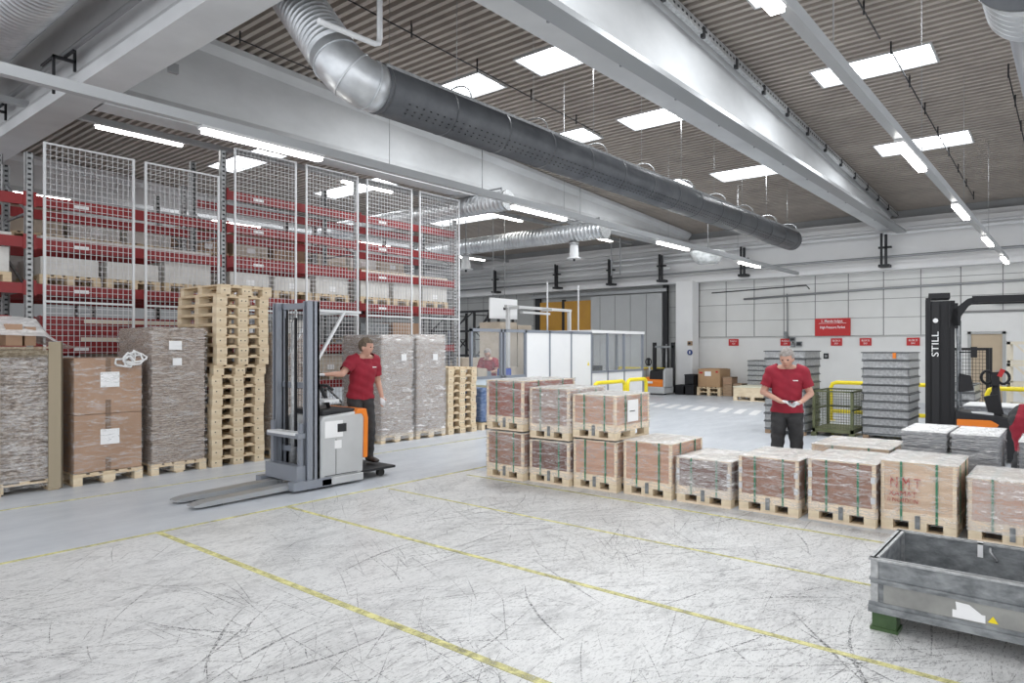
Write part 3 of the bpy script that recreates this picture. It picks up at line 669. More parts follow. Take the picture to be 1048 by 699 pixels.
# G2 two cartons
t = thing('stacked_carton_load', 'two big brown cartons taped one on the other and wrapped on a pallet', 'carton load', (3.02, 9.42, 0))
pallet(t, 1.0, .8, 'pallet')
for z0, z1 in ((.15, .86), (.865, 1.56)):
    o = MB().box(.01, .01, z0, .79, .99, z1).build('carton', card, t, bevel=.006)
    MB().box(.36, .004, z0, .42, .0095, z0 + .17).box(.36, .004, z1 - .2, .42, .0095, z1).build('tape', mat('brown_tape', (.20, .12, .07), .4), o)
    MB().box(.3, .002, z0 + .33, .52, .006, z0 + .52).build('paper_label', wh, o)
film_shell(t, 0, 0, .06, .80, 1.0, 1.565, filmlight)
m = MB(); pts = []
for k in range(46):
    a = k * .63; pts.append((.58 + .003 * k + .15 * math.cos(a) * (.6 + .4 * math.sin(k * .37)), -.03 + R.uniform(-.03, .04), 1.49 + .002 * k + .07 * math.sin(a) + R.uniform(-.025, .025)))
m.tube(pts, .014, 5); m.build('film_tail', mat('white_film_tail', (.8, .8, .8), .35), t)
# G3
sheet_stack(3.93, 9.43, .74, 1.1, 1.96, sheets, 'brown stack of flat cardboard sheets left of the bare pallets, with two paper labels', filmlight, ((.22, 1.66, .17, .12), (.27, 1.45, .12, .10)), layers=58)
# behind the truck
sheet_stack(5.72, 9.45, .80, 1.1, 1.92, sheets, 'brown sheet stack standing behind the mast of the truck', film, ((.5, 1.3, .12, .14),), layers=50)
# G4, G5
sheet_stack(7.77, 9.42, .75, 1.1, 1.91, sheets, 'tall brown stack in white film to the right of the truck driver', film2, ((.45, 1.45, .12, .12),))
sheet_stack(8.60, 9.42, .75, 1.1, 1.93, sheets, 'tall brown stack in torn white film beside the short pallet stack', film2, ((.4, 1.45, .12, .12),))
t = thing('blue_wrapped_load', 'blue wrapped load on a pallet right of the short pallet stack', 'wrapped load', (10.38, 9.42, 0))
pallet(t, .82, .8, 'pallet'); MB().box(.02, .02, .15, .78, .80, .86).build('load', bluew, t, bevel=.04)
m = MB()
for xx in (.2, .42, .64): m.box(xx, .005, .15, xx + .02, .012, .88); m.box(xx, .0, .862, xx + .02, .82, .87)
m.build('strap', mat('yellow_strap', (.65, .55, .15), .5), t)

# ------------------------------------------------------------------ loads on the racking
names = ['left bay', 'second bay', 'third bay', 'fourth bay', 'right bay']
lv_name = {1.05: 'first shelf', 1.75: 'second shelf', 2.6: 'third shelf', 3.25: 'fourth shelf', 3.85: 'fifth shelf', 4.42: 'top shelf', 1.2: 'low shelf', 2.1: 'middle shelf', 3.0: 'upper shelf', 1.0: 'low shelf', 1.7: 'middle shelf', 3.4: 'upper shelf', 4.1: 'highest shelf'}
def load(x, y, z, w_, d_, h, m_, lab, grp, kind='carton'):
    t = thing('palletised_carton', lab, 'carton load', (x, y, z), 0, grp)
    pallet(t, d_, w_, 'pallet', wood, simple=True)
    MB().box(.02, .02, .145, w_ - .02, d_ - .02, .145 + h).build('carton', m_, t, bevel=.01)
    if R.random() < .6: MB().box(w_ * .4, .014, .2, w_ * .4 + .16, .018, .3).build('paper_label', wh, t)
    return t
for bi, (a, b) in enumerate(zip(UPX[:-1], UPX[1:])):
    for z, prob in ((0, .8), (1.05, .85), (1.75, .8 if bi > 2 else 0), (2.6, 1)):
        xs = [a + .12 + k * .88 for k in range(3)]
        for k, x in enumerate(xs):
            if R.random() < prob:
                h = R.uniform(.26, .36) if z in (1.75, 2.6) else R.uniform(.3, .42)
                mm = cardwhite if z == 2.6 and R.random() < .75 else R.choice([cardpale, cardwhite, card, galvd])
                load(x + R.uniform(-.02, .02), 11.5, z, .8, 1.08, h, mm, 'carton on a pallet in the %s of the front rack, %s, %s position' % (names[bi], 'floor level' if z == 0 else lv_name[z], ['left', 'middle', 'right'][k]), 'cartons in the front rack')
    for z in (1.0, 2.6, 3.4):
        for k in range(3):
            if R.random() < .65:
                load(a + .12 + k * .88, 13.0, z, .8, 1.05, R.uniform(.3, .5), R.choice([cardpale, cardwhite, card]), 'carton on a pallet in the %s of the rear rack, %s, %s position' % (names[bi], lv_name[z], ['left', 'middle', 'right'][k]), 'cartons in the rear rack')
# long stored boards with red and white ends on the shelves
for bi, (a, b) in enumerate(zip(UPX[1:-1], UPX[2:])):
    for z in (3.25,):
        for k in range(3):
            o = MB().box(a + .15 + k * .1, 11.5 + k * .3, z + .001, b - .2 - k * .1, 11.72 + k * .3, z + .05 + .02 * k).build('stored_board', R.choice([beige, cardwhite, red]))
            tag(o, 'long flat board lying on the %s of the %s, %s of three' % (lv_name[z], names[bi + 1], ['front', 'middle', 'back'][k]), 'board', 'long boards on the shelves')
# spare red beams with labelled ends lying on the second shelf of the left bays
for bi in (0, 1, 2):
    a, b = UPX[bi], UPX[bi + 1]
    for k in range(9):
        col_, row_ = k % 3, k // 3
        t = thing('spare_beam', 'spare red rack beam lying on the second shelf of the %s, %s layer, %s' % (names[bi], ['lower', 'middle', 'upper'][row_], ['front', 'middle', 'back'][col_]), 'beam', (a + .12 + R.uniform(0, .12), 11.46 + col_ * .25, 1.752 + row_ * .135), 0, 'spare red beams')
        MB().box(0, 0, 0, 2.5, .05, .12).build('beam_bar', red, t); MB().box(-.01, -.01, -.0, .0, .06, .13).build('end_plate', red, t)
        MB().box(.3 + R.uniform(0, 1.2), -.002, .03, 1.6 + R.uniform(0, .5), 0, .09).build('marking_strip', R.choice([wh, orange, beige]), t)

# ------------------------------------------------------------------ strapped crates
def crate(x, y, z, h, ply, label, Wd=.61, L=.8, fm=film, rz=0, brackets=(), corners=True, side_label=False, top=filmtop, straps=(.25, .72), name='strapped_crate'):
    """front face looks along -X; width Wd along Y, depth L along X"""
    t = thing(name, label, 'crate', (x, y, z), rz)
    p = pallet(t, L, Wd, 'pallet', woodpale); p.rotation_euler = (0, 0, -PI / 2); p.location = (0, Wd, 0)
    m = MB(); z0 = .125
    m.box(.008, .008, z0 + .02, .02, Wd - .008, h - .014); m.build('side_panel', PLY[ply], t)
    m = MB(); m.box(L - .02, .008, z0 + .02, L - .008, Wd - .008, h - .014); m.build('side_panel', PLY[ply], t)
    for yy in (.008, Wd - .02):
        m = MB(); m.box(.02, yy, z0 + .02, L - .02, yy + .012, h - .014); m.build('side_panel', PLY[ply], t)
    MB().box(.004, .004, h - .014, L - .004, Wd - .004, h).build('lid', timber, t)
    if corners:
        for (cx, cy) in ((0, 0), (0, Wd - .03), (L - .03, 0), (L - .03, Wd - .03)):
            MB().box(cx, cy, z0 + .02, cx + .03, cy + .03, h - .006).build('corner_post', timber, t)
    MB().box(-.001, .002, .10, .014, Wd - .002, z0 + .055).box(-.001, .002, 0, .10, Wd - .002, .022).box(0, -.001, .10, L, .012, z0 + .045).build('base_strip', timber, t)
    for s in straps:
        yy = Wd * s; e = .006
        m = MB(); m.box(-e, yy - .009, .10, 0, yy + .009, h); m.box(-e, yy - .009, h, L + e, yy + .009, h + .004); m.box(L, yy - .009, .10, L + e, yy + .009, h)
        m.build('strap', green, t)
    for s in (.28, .75):
        xx = L * s; m = MB(); m.box(xx - .009, -.006, .10, xx + .009, 0, h); m.box(xx - .009, -.006, h, xx + .009, Wd + .006, h + .004); m.build('strap', green, t)
    for (by, bz) in brackets:
        m = MB(); m.box(-.010, by - .018, bz - .03, -.004, by + .018, bz + .03); m.build('metal_bracket', mat('bright_zinc', (.62, .63, .65), .4, .3), t)
    m = MB(); m.box(-.012, Wd / 2 - .02, .04, -.003, Wd / 2 + .02, .16); m.build('seal_clip', galvd, t)
    if side_label: MB().box(.25, -.017, h - .32, .50, -.0125, h - .06).box(.3, -.0185, h - .2, .42, -.017, h - .19, 1).build('paper_label', [wh, dark], t)
    film_shell(t, -.01, -.01, .09, L + .01, Wd + .01, h + .008, fm, amp=.005, top=False)
    # loose whitish cover film on the lid
    bm = bmesh.new(); bmesh.ops.create_grid(bm, x_segments=10, y_segments=8, size=.5)
    for v in bm.verts:
        e = max(abs(v.co.x), abs(v.co.y)) > .49
        v.co = Vector((L / 2 + v.co.x * (L + .03), Wd / 2 + v.co.y * (Wd + .03), h + (.0 if e else .008) + R.uniform(0, .012) * (1 if not e else .3)))
    me = D.meshes.new('top_film'); bm.to_mesh(me); bm.free(); me.materials.append(top)
    for q in me.polygons: q.use_smooth = True
    o = D.objects.new('top_film', me); COL.objects.link(o); o.parent = t
    return t
B2 = lambda h, W_: ((.02, .26), (.02, h - .15), (W_ - .02, .26), (W_ - .02, h - .15))
crate(6.78, 5.45, 0, .60, 'mid', 'lower crate of the leftmost two-high pair, plain reddish board', .61)
crate(6.78, 5.45, .625, .64, 'red', 'upper crate of the leftmost two-high pair, longer than the one below', .61, L=1.15)
crate(6.86, 4.80, 0, .53, 'dark', 'lower crate of the second two-high pair, small and dark brown', .60)
crate(6.86, 4.80, .555, .63, 'mid', 'upper crate of the second two-high pair, brown with bright film streaks', .60, fm=film2)
crate(6.92, 4.17, 0, .585, 'tan', 'lower crate of the third two-high pair, pale tan with two green straps', .60, fm=filmlight)
crate(6.90, 4.17, .608, .52, 'tan', 'upper crate of the third two-high pair, with a white paper on its side', .60, fm=film, side_label=True)
crate(6.97, 3.50, 0, .62, 'tan', 'single tan crate directly right of the two-high pairs', .60, fm=filmlight)
crate(7.0, 2.84, 0, .49, 'dark', 'low dark reddish crate with silver corner brackets, between tan and brown crates', .61, fm=film2, brackets=B2(.49, .61))
crate(7.05, 2.17, 0, .57, 'mid', 'brown crate with silver brackets in front of the standing worker', .60, brackets=B2(.57, .60))
crate(7.1, 1.49, 0, .60, 'mid', 'brown crate left of the one with red stencilled letters', .60, brackets=B2(.60, .60))
h_ = crate(7.18, .86, 0, .64, 'pale', 'pale wooden crate with red stencilled letters on its front', .60, fm=filmlight)
text('N M T', .15, 'lettering', redtext, h_, (-.009, .40, .44), FX, .62)
text('XAMAT', .075, 'lettering', redtext, h_, (-.009, .42, .345), FX, .9)
text('& NORDON', .055, 'lettering', redtext, h_, (-.009, .42, .285), FX, .85)
crate(7.22, .14, 0, .55, 'tan', 'low tan crate behind the grey steel bin, rightmost of the row', .64, fm=film2)
crate(8.35, 1.62, 0, .58, 'pale', 'white-topped crate behind the row, left of the grey wrapped stack', .8, L=.9, top=filmtop)
def grey_stack(x, y, L, Wd, h, label):
    t = thing('wrapped_board_stack', label, 'wrapped stack', (x, y, 0))
    p = pallet(t, L, Wd, 'pallet'); p.rotation_euler = (0, 0, -PI / 2); p.location = (0, Wd, 0)
    z = .144; k = 0
    while z < h - .03:
        hz = min(.17, h - z)
        m = MB(); q = z
        while q < z + hz - .012: a = R.uniform(0, .008); m.box(a, R.uniform(0, .008), q, L - a, Wd - R.uniform(0, .008), q + .014); q += .017
        m.build('board_bundle', sheets_g, t); z += hz + .006
    MB().box(-.004, -.004, h - .006, L + .004, Wd + .004, h + .004).build('cover_board', wh, t)
    film_shell(t, -.01, -.01, .1, L + .01, Wd + .01, h + .01, film, amp=.007)
    return t
grey_stack(8.15, 1.06, .8, .40, .83, 'left one of two grey board stacks with white tops behind the stencilled crate')
grey_stack(8.15, .63, .8, .39, .83, 'right one of two grey board stacks with white tops behind the stencilled crate')
grey_stack(8.45, -.35, .8, .84, .76, 'grey board stack at the right edge in front of the bending worker')

# ------------------------------------------------------------------ galvanised bin at lower right
t = thing('steel_bin', 'large open galvanised steel bin on green feet in the lower right corner', 'bin', (4.6, -.33, 0))
L, W_ = .82, 1.31; zb, zt = .128, .425
m = MB()
m.box(0, 0, zb, .012, W_, zt); m.box(L - .012, 0, zb, L, W_, zt); m.box(0, 0, zb, L, .012, zt); m.box(0, W_ - .012, zb, L, W_, zt)
m.build('wall_sheet', galvd, t)
MB().box(.012, .012, zb, L - .012, W_ - .012, zb + .015).build('bottom', galvd, t)
m = MB()
m.box(-.02, -.02, zt - .012, .03, W_ + .02, zt); m.box(L - .03, -.02, zt - .012, L + .02, W_ + .02, zt); m.box(0, W_ - .03, zt - .012, L, W_ + .02, zt); m.box(0, -.02, zt - .012, L, .03, zt)
m.build('rim', galv, t)
m = MB()
m.box(-.02, -.01, .29, 0, W_ + .01, .305); m.box(-.012, -.01, .275, 0, W_ + .01, .29); m.box(0, W_, .29, L, W_ + .02, .305)
m.box(-.03, -.02, .105, 0, W_ + .02, .145); m.box(-.012, -.02, .145, -.0, W_ + .02, .165); m.box(0, W_, .105, L, W_ + .025, .145); m.build('rib', galvd, t)
MB().box(-.006, .02, .165, -.001, W_ - .06, .285).build('grey_panel', galvw, t)
for (a, b) in ((0, W_ - .03), (L - .03, W_ - .03), (0, 0), (L - .03, 0)): MB().box(a - .008, b, .16, a + .035, b + .04, zt - .012).build('corner_post', galv, t)
for (a, b) in ((0, W_ - .13), (0, .20), (L - .1, W_ - .13), (L - .1, .20)):
    MB().box(a - .02, b, .02, a + .1, b + .13, .11).box(a - .03, b - .01, 0, a + .11, b + .14, .02).build('foot', greenfoot, t)
MB().box(-.01, .745, .172, -.0065, .90, .215).add([(-.01, .76, .215), (-.01, .88, .215), (-.01, .885, .262), (-.01, .82, .258)], [(0, 1, 2, 3)]).build('torn_label', wh, t)
MB().add([(-.011, .685, .182), (-.011, .735, .182), (-.011, .71, .22)], [(0, 1, 2)]).build('warning_label', yellow, t)
MB().box(L - .03, .83, .33, L - .02, .86, .43).build('tape_strip', wh, t)
m = MB(); m.tube([(L - .03, .79, .40), (L - .05, .79, .38), (L - .05, .76, .33), (L - .03, .76, .32)], .008, 6); m.build('latch', galv, t)
c = MB()
for k in range(14): c.cbox((.1 + R.uniform(0, .6), .12 + R.uniform(.0, 1.05), zb + .02 + k * .004), (.3, .22, .004), 0, R.uniform(0, 3))
tag(c.build('scrap_layer', mat('dark_scrap', (.06, .06, .062), .7), None), 'layer of dark flat scrap lying in the bottom of the steel bin', 'scrap', kind='stuff').location = (4.6, -.33, 0)

# ------------------------------------------------------------------ people
def hand_pts(w, d, side, curl=.5, s=1.0, up=Vector((0, 0, 1))):
    """finger chains from wrist w in direction d; returns list of chains [(pt, r), ...]"""
    w = Vector(w); d = Vector(d).normalized(); n = up - d * up.dot(d)
    n = n.normalized() if n.length > .1 else Vector((1, 0, 0)); sd = d.cross(n) * side
    palm = w + d * .05 * s; ch = []
    for i, (o, ln) in enumerate(((-.030, .062), (-.010, .074), (.011, .069), (.030, .052))):
        a = palm + sd * o * .9 * s + d * .035 * s; k1 = (d - n * curl * .7).normalized(); k2 = (d - n * curl * 1.6).normalized()
        b = a + k1 * ln * .5 * s; c = b + k2 * ln * .5 * s
        ch.append([(a, .0095 * s), (b, .0085 * s), (c, .0075 * s)])
    a = w + d * .03 * s - sd * .022 * s; b = a + (d * .6 - sd * .8).normalized() * .034 * s; c = b + (d * .9 - sd * .25 - n * .3 * curl).normalized() * .03 * s
    ch.append([(a, .012 * s), (b, .0105 * s), (c, .009 * s)])
    return palm, ch
def capsule(mb, a, b, ra, rb, n=14):
    """tapered limb with rounded ends; radii may be (wide, deep) pairs, wide = local y"""
    a = Vector(a); b = Vector(b); d = (b - a); L = d.length
    if L < 1e-5: return
    d /= L; ra = ra if isinstance(ra, (tuple, list)) else (ra, ra); rb = rb if isinstance(rb, (tuple, list)) else (rb, rb)
    y = Vector((0, 1, 0)); y = (y - d * y.dot(d)); y = y.normalized() if y.length > .05 else d.orthogonal().normalized(); x = y.cross(d)
    rows = []; m = 5
    for k in range(m + 1):
        t = PI / 2 * (1 - k / m); rows.append((a - d * math.sin(t) * min(ra), ra, math.cos(t)))
    for k in range(m + 1):
        t = PI / 2 * k / m; rows.append((b + d * math.sin(t) * min(rb), rb, math.cos(t)))
    vs = []; fs = []
    for (c, r, q) in rows:
        q = max(q, .02)
        for j in range(n): an = 2 * PI * j / n; vs.append(c + y * (math.cos(an) * r[0] * q) + x * (math.sin(an) * r[1] * q))
    for k in range(len(rows) - 1):
        for j in range(n): fs.append((k * n + j, k * n + (j + 1) % n, (k + 1) * n + (j + 1) % n, (k + 1) * n + j))
    fs += [tuple(range(n))[::-1], tuple((len(rows) - 1) * n + j for j in range(n))]
    mb.add(vs, fs, 0, True)
def skin_mesh(name, verts, edges, m_, root=0, sub=2, parent=None, voxel=.009, extra=None):
    mb = MB()
    for a, b in edges: capsule(mb, verts[a][0], verts[b][0], verts[a][1], verts[b][1])
    o = mb.build(name, m_)
    if extra:
        bm = bmesh.new(); bm.from_mesh(o.data); bm.from_mesh(extra); bm.to_mesh(o.data); bm.free()
    rm = o.modifiers.new('r', 'REMESH'); rm.mode = 'VOXEL'; rm.voxel_size = voxel; rm.use_smooth_shade = True
    sm = o.modifiers.new('s', 'SMOOTH'); sm.factor = .5; sm.iterations = 3
    bpy.context.view_layer.update()
    e = D.meshes.new_from_object(o.evaluated_get(bpy.context.evaluated_depsgraph_get()))
    D.objects.remove(o); e.name = name; e.materials.clear(); e.materials.append(m_)
    for p in e.polygons: p.use_smooth = True
    q = D.objects.new(name, e); COL.objects.link(q); q.parent = parent; return q
def head_shape(p):
    x, y, z = p; q = Vector((x, y, z))
    if z < -.1: q.x *= 1 - .12 * (-z); q.y *= 1 - .42 * (-z - .1)
    if x > 0:
        q.x *= .94 + .02 * (1 - abs(z))
        if -.30 < z < .12 and abs(y) < .28: q.x += .20 * (1 - abs(y) / .28) * (1 - abs(z + .16) / .30) if abs(z + .16) < .30 else 0   # nose
        if .12 < z < .36 and abs(y) < .55: q.x += .05                                                                              # brow
        if 0 < z < .15 and .2 < abs(y) < .5: q.x -= .05                                                                            # eye sockets
        if -.95 < z < -.7 and abs(y) < .4: q.x += .16                                                                              # chin
    elif z < -.4: q.x *= .75
    return q
def person(name, label, loc, heading, J, hairm, head_rot=(0, 0, 0), gloves=True, shoe=leather, extra=None):
    """J: joints in local space (x forward, y left)"""
    t = thing(name, label, 'person', loc, heading)
    V = Vector; P_ = {k: V(v) for k, v in J.items()}
    vs = []; es = []
    def av(p, r): vs.append((V(p), r)); return len(vs) - 1
    pel = av(P_['pelvis'], (.160, .110)); wa = av(P_['pelvis'].lerp(P_['chest'], .45), (.145, .105)); chs = av(P_['chest'], (.165, .115)); nb = av(P_['neck'], (.058, .055)); hd = av(P_['neck'].lerp(P_['head'], .55), .055)
    es += [(pel, wa), (wa, chs), (chs, nb), (nb, hd)]
    gl = []
    for s in 'LR':
        sh = av(P_['sh' + s], .062); el = av(P_['el' + s], .042); wr = av(P_['wr' + s], (.030, .024)); es += [(chs, sh), (sh, el), (el, wr), (nb, sh)]
        d = (P_['wr' + s] - P_['el' + s]).normalized() if 'hd' + s not in P_ else (P_['hd' + s] - P_['wr' + s]).normalized()
        palm, ch = hand_pts(P_['wr' + s], d, 1 if s == 'L' else -1, J.get('curl', .6) if not isinstance(J.get('curl'), V) else .6)
        pa = av(palm, (.034, .016)); es.append((wr, pa))
        for c in ch:
            pr = pa
            for (pt, r) in c: q = av(pt, r); es.append((pr, q)); pr = q
        gl.append((P_['wr' + s], palm, ch, d))
        hp = av(P_['hip' + s], .092); kn = av(P_['kn' + s], .062); an = av(P_['an' + s], .042); he = av(P_['an' + s] + V((.0, 0, -.05)), .036)
        td = V(J.get('toe' + s, (1, 0, 0))).normalized(); to = av(P_['an' + s] + td * .15 + V((0, 0, -.055)), (.042, .025))
        es += [(pel, hp), (hp, kn), (kn, an), (an, he), (he, to)]
    hm = MB(); hm.sphere((0, 0, 0), (.098, .078, .122), n=28, fn=head_shape)
    for s in (1, -1): hm.sphere((-.008, s * .078, -.01), (.018, .010, .032), n=8)
    HM = Matrix.Translation(P_['head']) @ Matrix.Rotation(head_rot[2], 4, 'Z') @ Matrix.Rotation(head_rot[1], 4, 'Y')
    ho = hm.build('h', skin); ho.data.transform(HM)
    body = skin_mesh('body', vs, es, skin, pel, 1, t, .0075, ho.data); D.objects.remove(ho)
    # face and hair
    ey = MB()
    for s in (1, -1): ey.sphere((.080, s * .030, .012), (.010, .013, .009), n=8)
    o = ey.build('eyes', dark, t); o.data.transform(HM)
    o = MB().cbox((.088, 0, -.062), (.008, .042, .008)).build('mouth', mat('lips', (.42, .17, .15), .5), t); o.data.transform(HM)
    def hf(p):
        q = Vector(p); q *= 1.0 + .03 * math.sin(p.x * 9 + p.y * 7) + .02 * math.sin(p.z * 17 + p.y * 11); return q
    hr = MB(); hr.sphere((-.012, 0, .024), (.104, .086, .112), n=24, fn=hf); o = hr.build('hair', hairm, t)
    bm = bmesh.new(); bm.from_mesh(o.data)
    dl = [f for f in bm.faces if f.calc_center_median().z < (.072 if f.calc_center_median().x > .045 else .0 if f.calc_center_median().x > -.01 else -.06)]
    bmesh.ops.delete(bm, geom=dl, context='FACES'); bm.to_mesh(o.data); bm.free(); o.data.transform(HM)
    # clothes follow the body surface
    B = [('torso', P_['pelvis'], P_['chest'], .12), ('chest', P_['chest'], P_['neck'], .10), ('head', P_['neck'].lerp(P_['head'], .3), P_['head'], .09), ('hips', P_['pelvis'] + V((0, 0, -.02)), P_['pelvis'], .13)]
    for s in 'LR': B.append(('yoke', P_['neck'], P_['sh' + s], .05))
    for s in 'LR':
        hd_ = P_['wr' + s] + gl['LR'.index(s)][3] * .16
        B += [('uarm', P_['sh' + s], P_['el' + s], .05), ('farm', P_['el' + s], P_['wr' + s], .038), ('hand', P_['wr' + s], hd_, .03), ('thigh', P_['hip' + s], P_['kn' + s], .08), ('shin', P_['kn' + s], P_['an' + s], .05), ('foot', P_['an' + s] + V((0, 0, -.05)), P_['an' + s] + V((.12, 0, -.06)), .04)]
    cls = []; up_ = (P_['chest'] - P_['pelvis']).normalized()
    for v in body.data.vertices:
        best = None
        for (nm, a, b_, r) in B:
            ab = b_ - a; tt = max(0, min(1, (v.co - a).dot(ab) / max(ab.length_squared, 1e-9))); d = (v.co - (a + ab * tt)).length - r
            if best is None or d < best[0]: best = (d, nm, tt, (v.co - P_['pelvis']).dot(up_))
        cls.append(best[1:])
    def cloth(nm, test, off, mt, smooth=4):
        me = body.data; keep = {i for i, c_ in enumerate(cls) if test(*c_)}
        fs = [tuple(p.vertices) for p in me.polygons if all(i in keep for i in p.vertices)]
        ids = sorted({i for f in fs for i in f}); mp = {k: q for q, k in enumerate(ids)}
        co = [me.vertices[i].co + me.vertices[i].normal * (off + .004 * math.sin(me.vertices[i].co.z * 55 + me.vertices[i].co.y * 31)) for i in ids]
        nb = [[] for _ in ids]
        for f in fs:
            for q in range(len(f)): a, b_ = mp[f[q]], mp[f[(q + 1) % len(f)]]; nb[a].append(b_); nb[b_].append(a)
        for _ in range(smooth): co = [co[q] if len(set(nb[q])) < 3 else co[q] * .5 + sum((co[k] for k in nb[q]), V((0, 0, 0))) / len(nb[q]) * .5 for q in range(len(ids))]
        nm_ = D.meshes.new(nm); nm_.from_pydata([tuple(c_) for c_ in co], [], [tuple(mp[i] for i in f) for f in fs]); nm_.materials.append(mt)
        for p in nm_.polygons: p.use_smooth = True
        q = D.objects.new(nm, nm_); COL.objects.link(q); q.parent = t; return q
    cloth('red_shirt', lambda n_, u, w: (n_ in ('torso', 'hips', 'thigh') and w > -.05) or (n_ == 'chest' and u < .97) or (n_ == 'yoke' and u > .16) or (n_ == 'uarm' and u < .72), .026, shirt)
    cloth('trousers', lambda n_, u, w: (n_ == 'torso' and u < .12) or n_ in ('hips', 'thigh') or (n_ == 'shin'), .016, trouser)
    if gloves: cloth('gloves', lambda n_, u, w: n_ == 'hand', .0035, glove, 1)
    for s in 'LR':
        td = V(J.get('toe' + s, (1, 0, 0))).normalized(); a = P_['an' + s]
        skin_mesh('shoe', [(a + V((0, 0, .0)), .055), (a + V((0, 0, -.045)) - td * .02, (.05, .04)), (a + td * .10 + V((0, 0, -.05)), (.05, .035)), (a + td * .19 + V((0, 0, -.055)), (.042, .026))], [(0, 1), (1, 2), (2, 3)], shoe, 1, 2, t)
    return t
rad = math.radians
STAND = dict(pelvis=(0, 0, .93), chest=(.0, 0, 1.24), neck=(.01, 0, 1.44), head=(.065, 0, 1.555),
    shL=(0, .175, 1.385), shR=(0, -.175, 1.385), elL=(-.02, .27, 1.12), elR=(.0, -.28, 1.13), wrL=(.19, .17, 1.03), wrR=(.23, -.06, 1.03),
    hdL=(.27, .08, 1.01), hdR=(.30, .06, 1.02), hipL=(0, .085, .88), hipR=(0, -.085, .88), knL=(.01, .11, .48), knR=(.05, -.11, .48), anL=(-.05, .14, .09), anR=(.0, -.13, .09))
a = person('person', 'person in red polo shirt and dark trousers looking down at their hands behind the crates', (8.82, 2.85, 0), rad(196), STAND, greyhair, (0, rad(22), rad(-12)))
MB().cbox((.118, .095, 1.285), (.004, .07, .012)).build('chest_print', wh, a)
m = MB(); m.cbox((.31, .06, 1.045), (.12, .07, .012)); tag(m.build('handheld_device', dark), 'small dark device held in the standing worker\'s hands', 'device')
o = D.objects['handheld_device']; o.matrix_world = Matrix.Translation((8.82, 2.85, 0)) @ Matrix.Rotation(rad(196), 4, 'Z')
DRIVE = dict(pelvis=(-.05, 0, .92), chest=(.02, .0, 1.22), neck=(.06, 0, 1.42), head=(.11, .0, 1.545),
    shL=(.02, .17, 1.36), shR=(.05, -.18, 1.36), elL=(.0, .24, 1.08), elR=(.12, -.36, 1.20), wrL=(.10, .24, .89), wrR=(.08, -.56, 1.20),
    hdL=(.13, .24, .80), hdR=(.06, -.66, 1.20), hipL=(-.05, .085, .87), hipR=(-.05, -.085, .87), knL=(.03, .10, .48), knR=(.02, -.10, .48), anL=(-.02, .12, .09), anR=(-.04, -.10, .09))
a = person('person', 'person in red T-shirt and black trousers driving the grey mast truck', (5.80, 7.42, .15), rad(262), DRIVE, hair, (0, rad(8), rad(30)))
MB().cbox((.145, .08, 1.28), (.004, .10, .012)).build('chest_print', wh, a)
CELL = dict(pelvis=(0, 0, .93), chest=(.10, 0, 1.22), neck=(.16, 0, 1.40), head=(.22, 0, 1.53),
    shL=(.12, .17, 1.34), shR=(.12, -.17, 1.34), elL=(.20, .25, 1.10), elR=(.22, -.24, 1.10), wrL=(.42, .14, 1.08), wrR=(.42, -.12, 1.10),
    hdL=(.52, .10, 1.08), hdR=(.52, -.08, 1.1), hipL=(0, .085, .88), hipR=(0, -.085, .88), knL=(.02, .10, .48), knR=(.02, -.10, .48), anL=(0, .12, .09), anR=(0, -.12, .09))
person('person', 'person in red clothes and pale gloves working behind the glass of the white cabin', (12.98, 11.5, 0), rad(205), CELL, greyhair, (0, rad(25), 0))
BEND = dict(pelvis=(0, 0, .80), chest=(.30, 0, .70), neck=(.44, 0, .56), head=(.52, 0, .46),
    shL=(.36, .18, .60), shR=(.36, -.18, .60), elL=(.42, .24, .36), elR=(.42, -.20, .36), wrL=(.56, .14, .28), wrR=(.56, -.12, .28),
    hipL=(-.02, .09, .76), hipR=(-.02, -.09, .76), knL=(.06, .11, .42), knR=(.03, -.11, .42), anL=(-.05, .13, .09), anR=(-.06, -.12, .09))
person('person', 'person in red shirt bending over at the right edge, orange shoe showing', (10.95, .62, 0), rad(275), BEND, hair, (0, rad(60), 0), shoe=oshoe)

# ------------------------------------------------------------------ mast truck (left)
t = thing('stacker_truck', 'grey electric mast truck with orange edge and lowered forks, driven past the bare pallets', 'stacker truck', (4.5, 6.98, 0))
for y in (.10, .50):
    m = MB(); m.prism([(-1.12, .03), (-1.05, .02), (.15, .04), (.15, .10), (-1.0, .07), (-1.12, .045)], 1, y, y + .17); m.build('fork', mat('fork_steel', (.40, .41, .42), .4, .5), t)
    m = MB(); m.cbox((-.85, y + .085, .03), (.12, .08, .05)); m.build('fork_roller', dark, t)
for y in (.0, .70): m = MB(); m.box(-.02, y, .03, .5, y + .12, .13); m.build('base_leg', mastgrey, t)
m = MB(); m.box(.06, .06, .12, .18, .74, .30); m.box(.12, .08, .30, .16, .14, .80); m.box(.12, .66, .30, .16, .72, .80); m.box(.08, .06, .62, .18, .74, .68); m.build('fork_carriage', mastgrey, t)
MB().box(.05, .12, .66, .2, .68, .69).build('carriage_plate', pipew, t)
for y in (.02, .68):
    m = MB(); m.box(.18, y, .10, .34, y + .025, 2.24); m.box(.18, y + .075, .10, .34, y + .10, 2.24) ; m.box(.25, y, .1, .27, y + .1, 2.24); m.box(.31, y, .1, .34, y + .1, 2.24); m.build('mast_rail', mastgrey, t)
for z in (.42, 1.2, 2.16): m = MB(); m.box(.26, .05, z, .33, .75, z + .07); m.build('mast_crossbar', mastgrey, t)
m = MB(); m.tube([(.24, .40, .15), (.24, .40, 2.0)], .035, 12); m.build('lift_cylinder', galv, t)
m = MB()
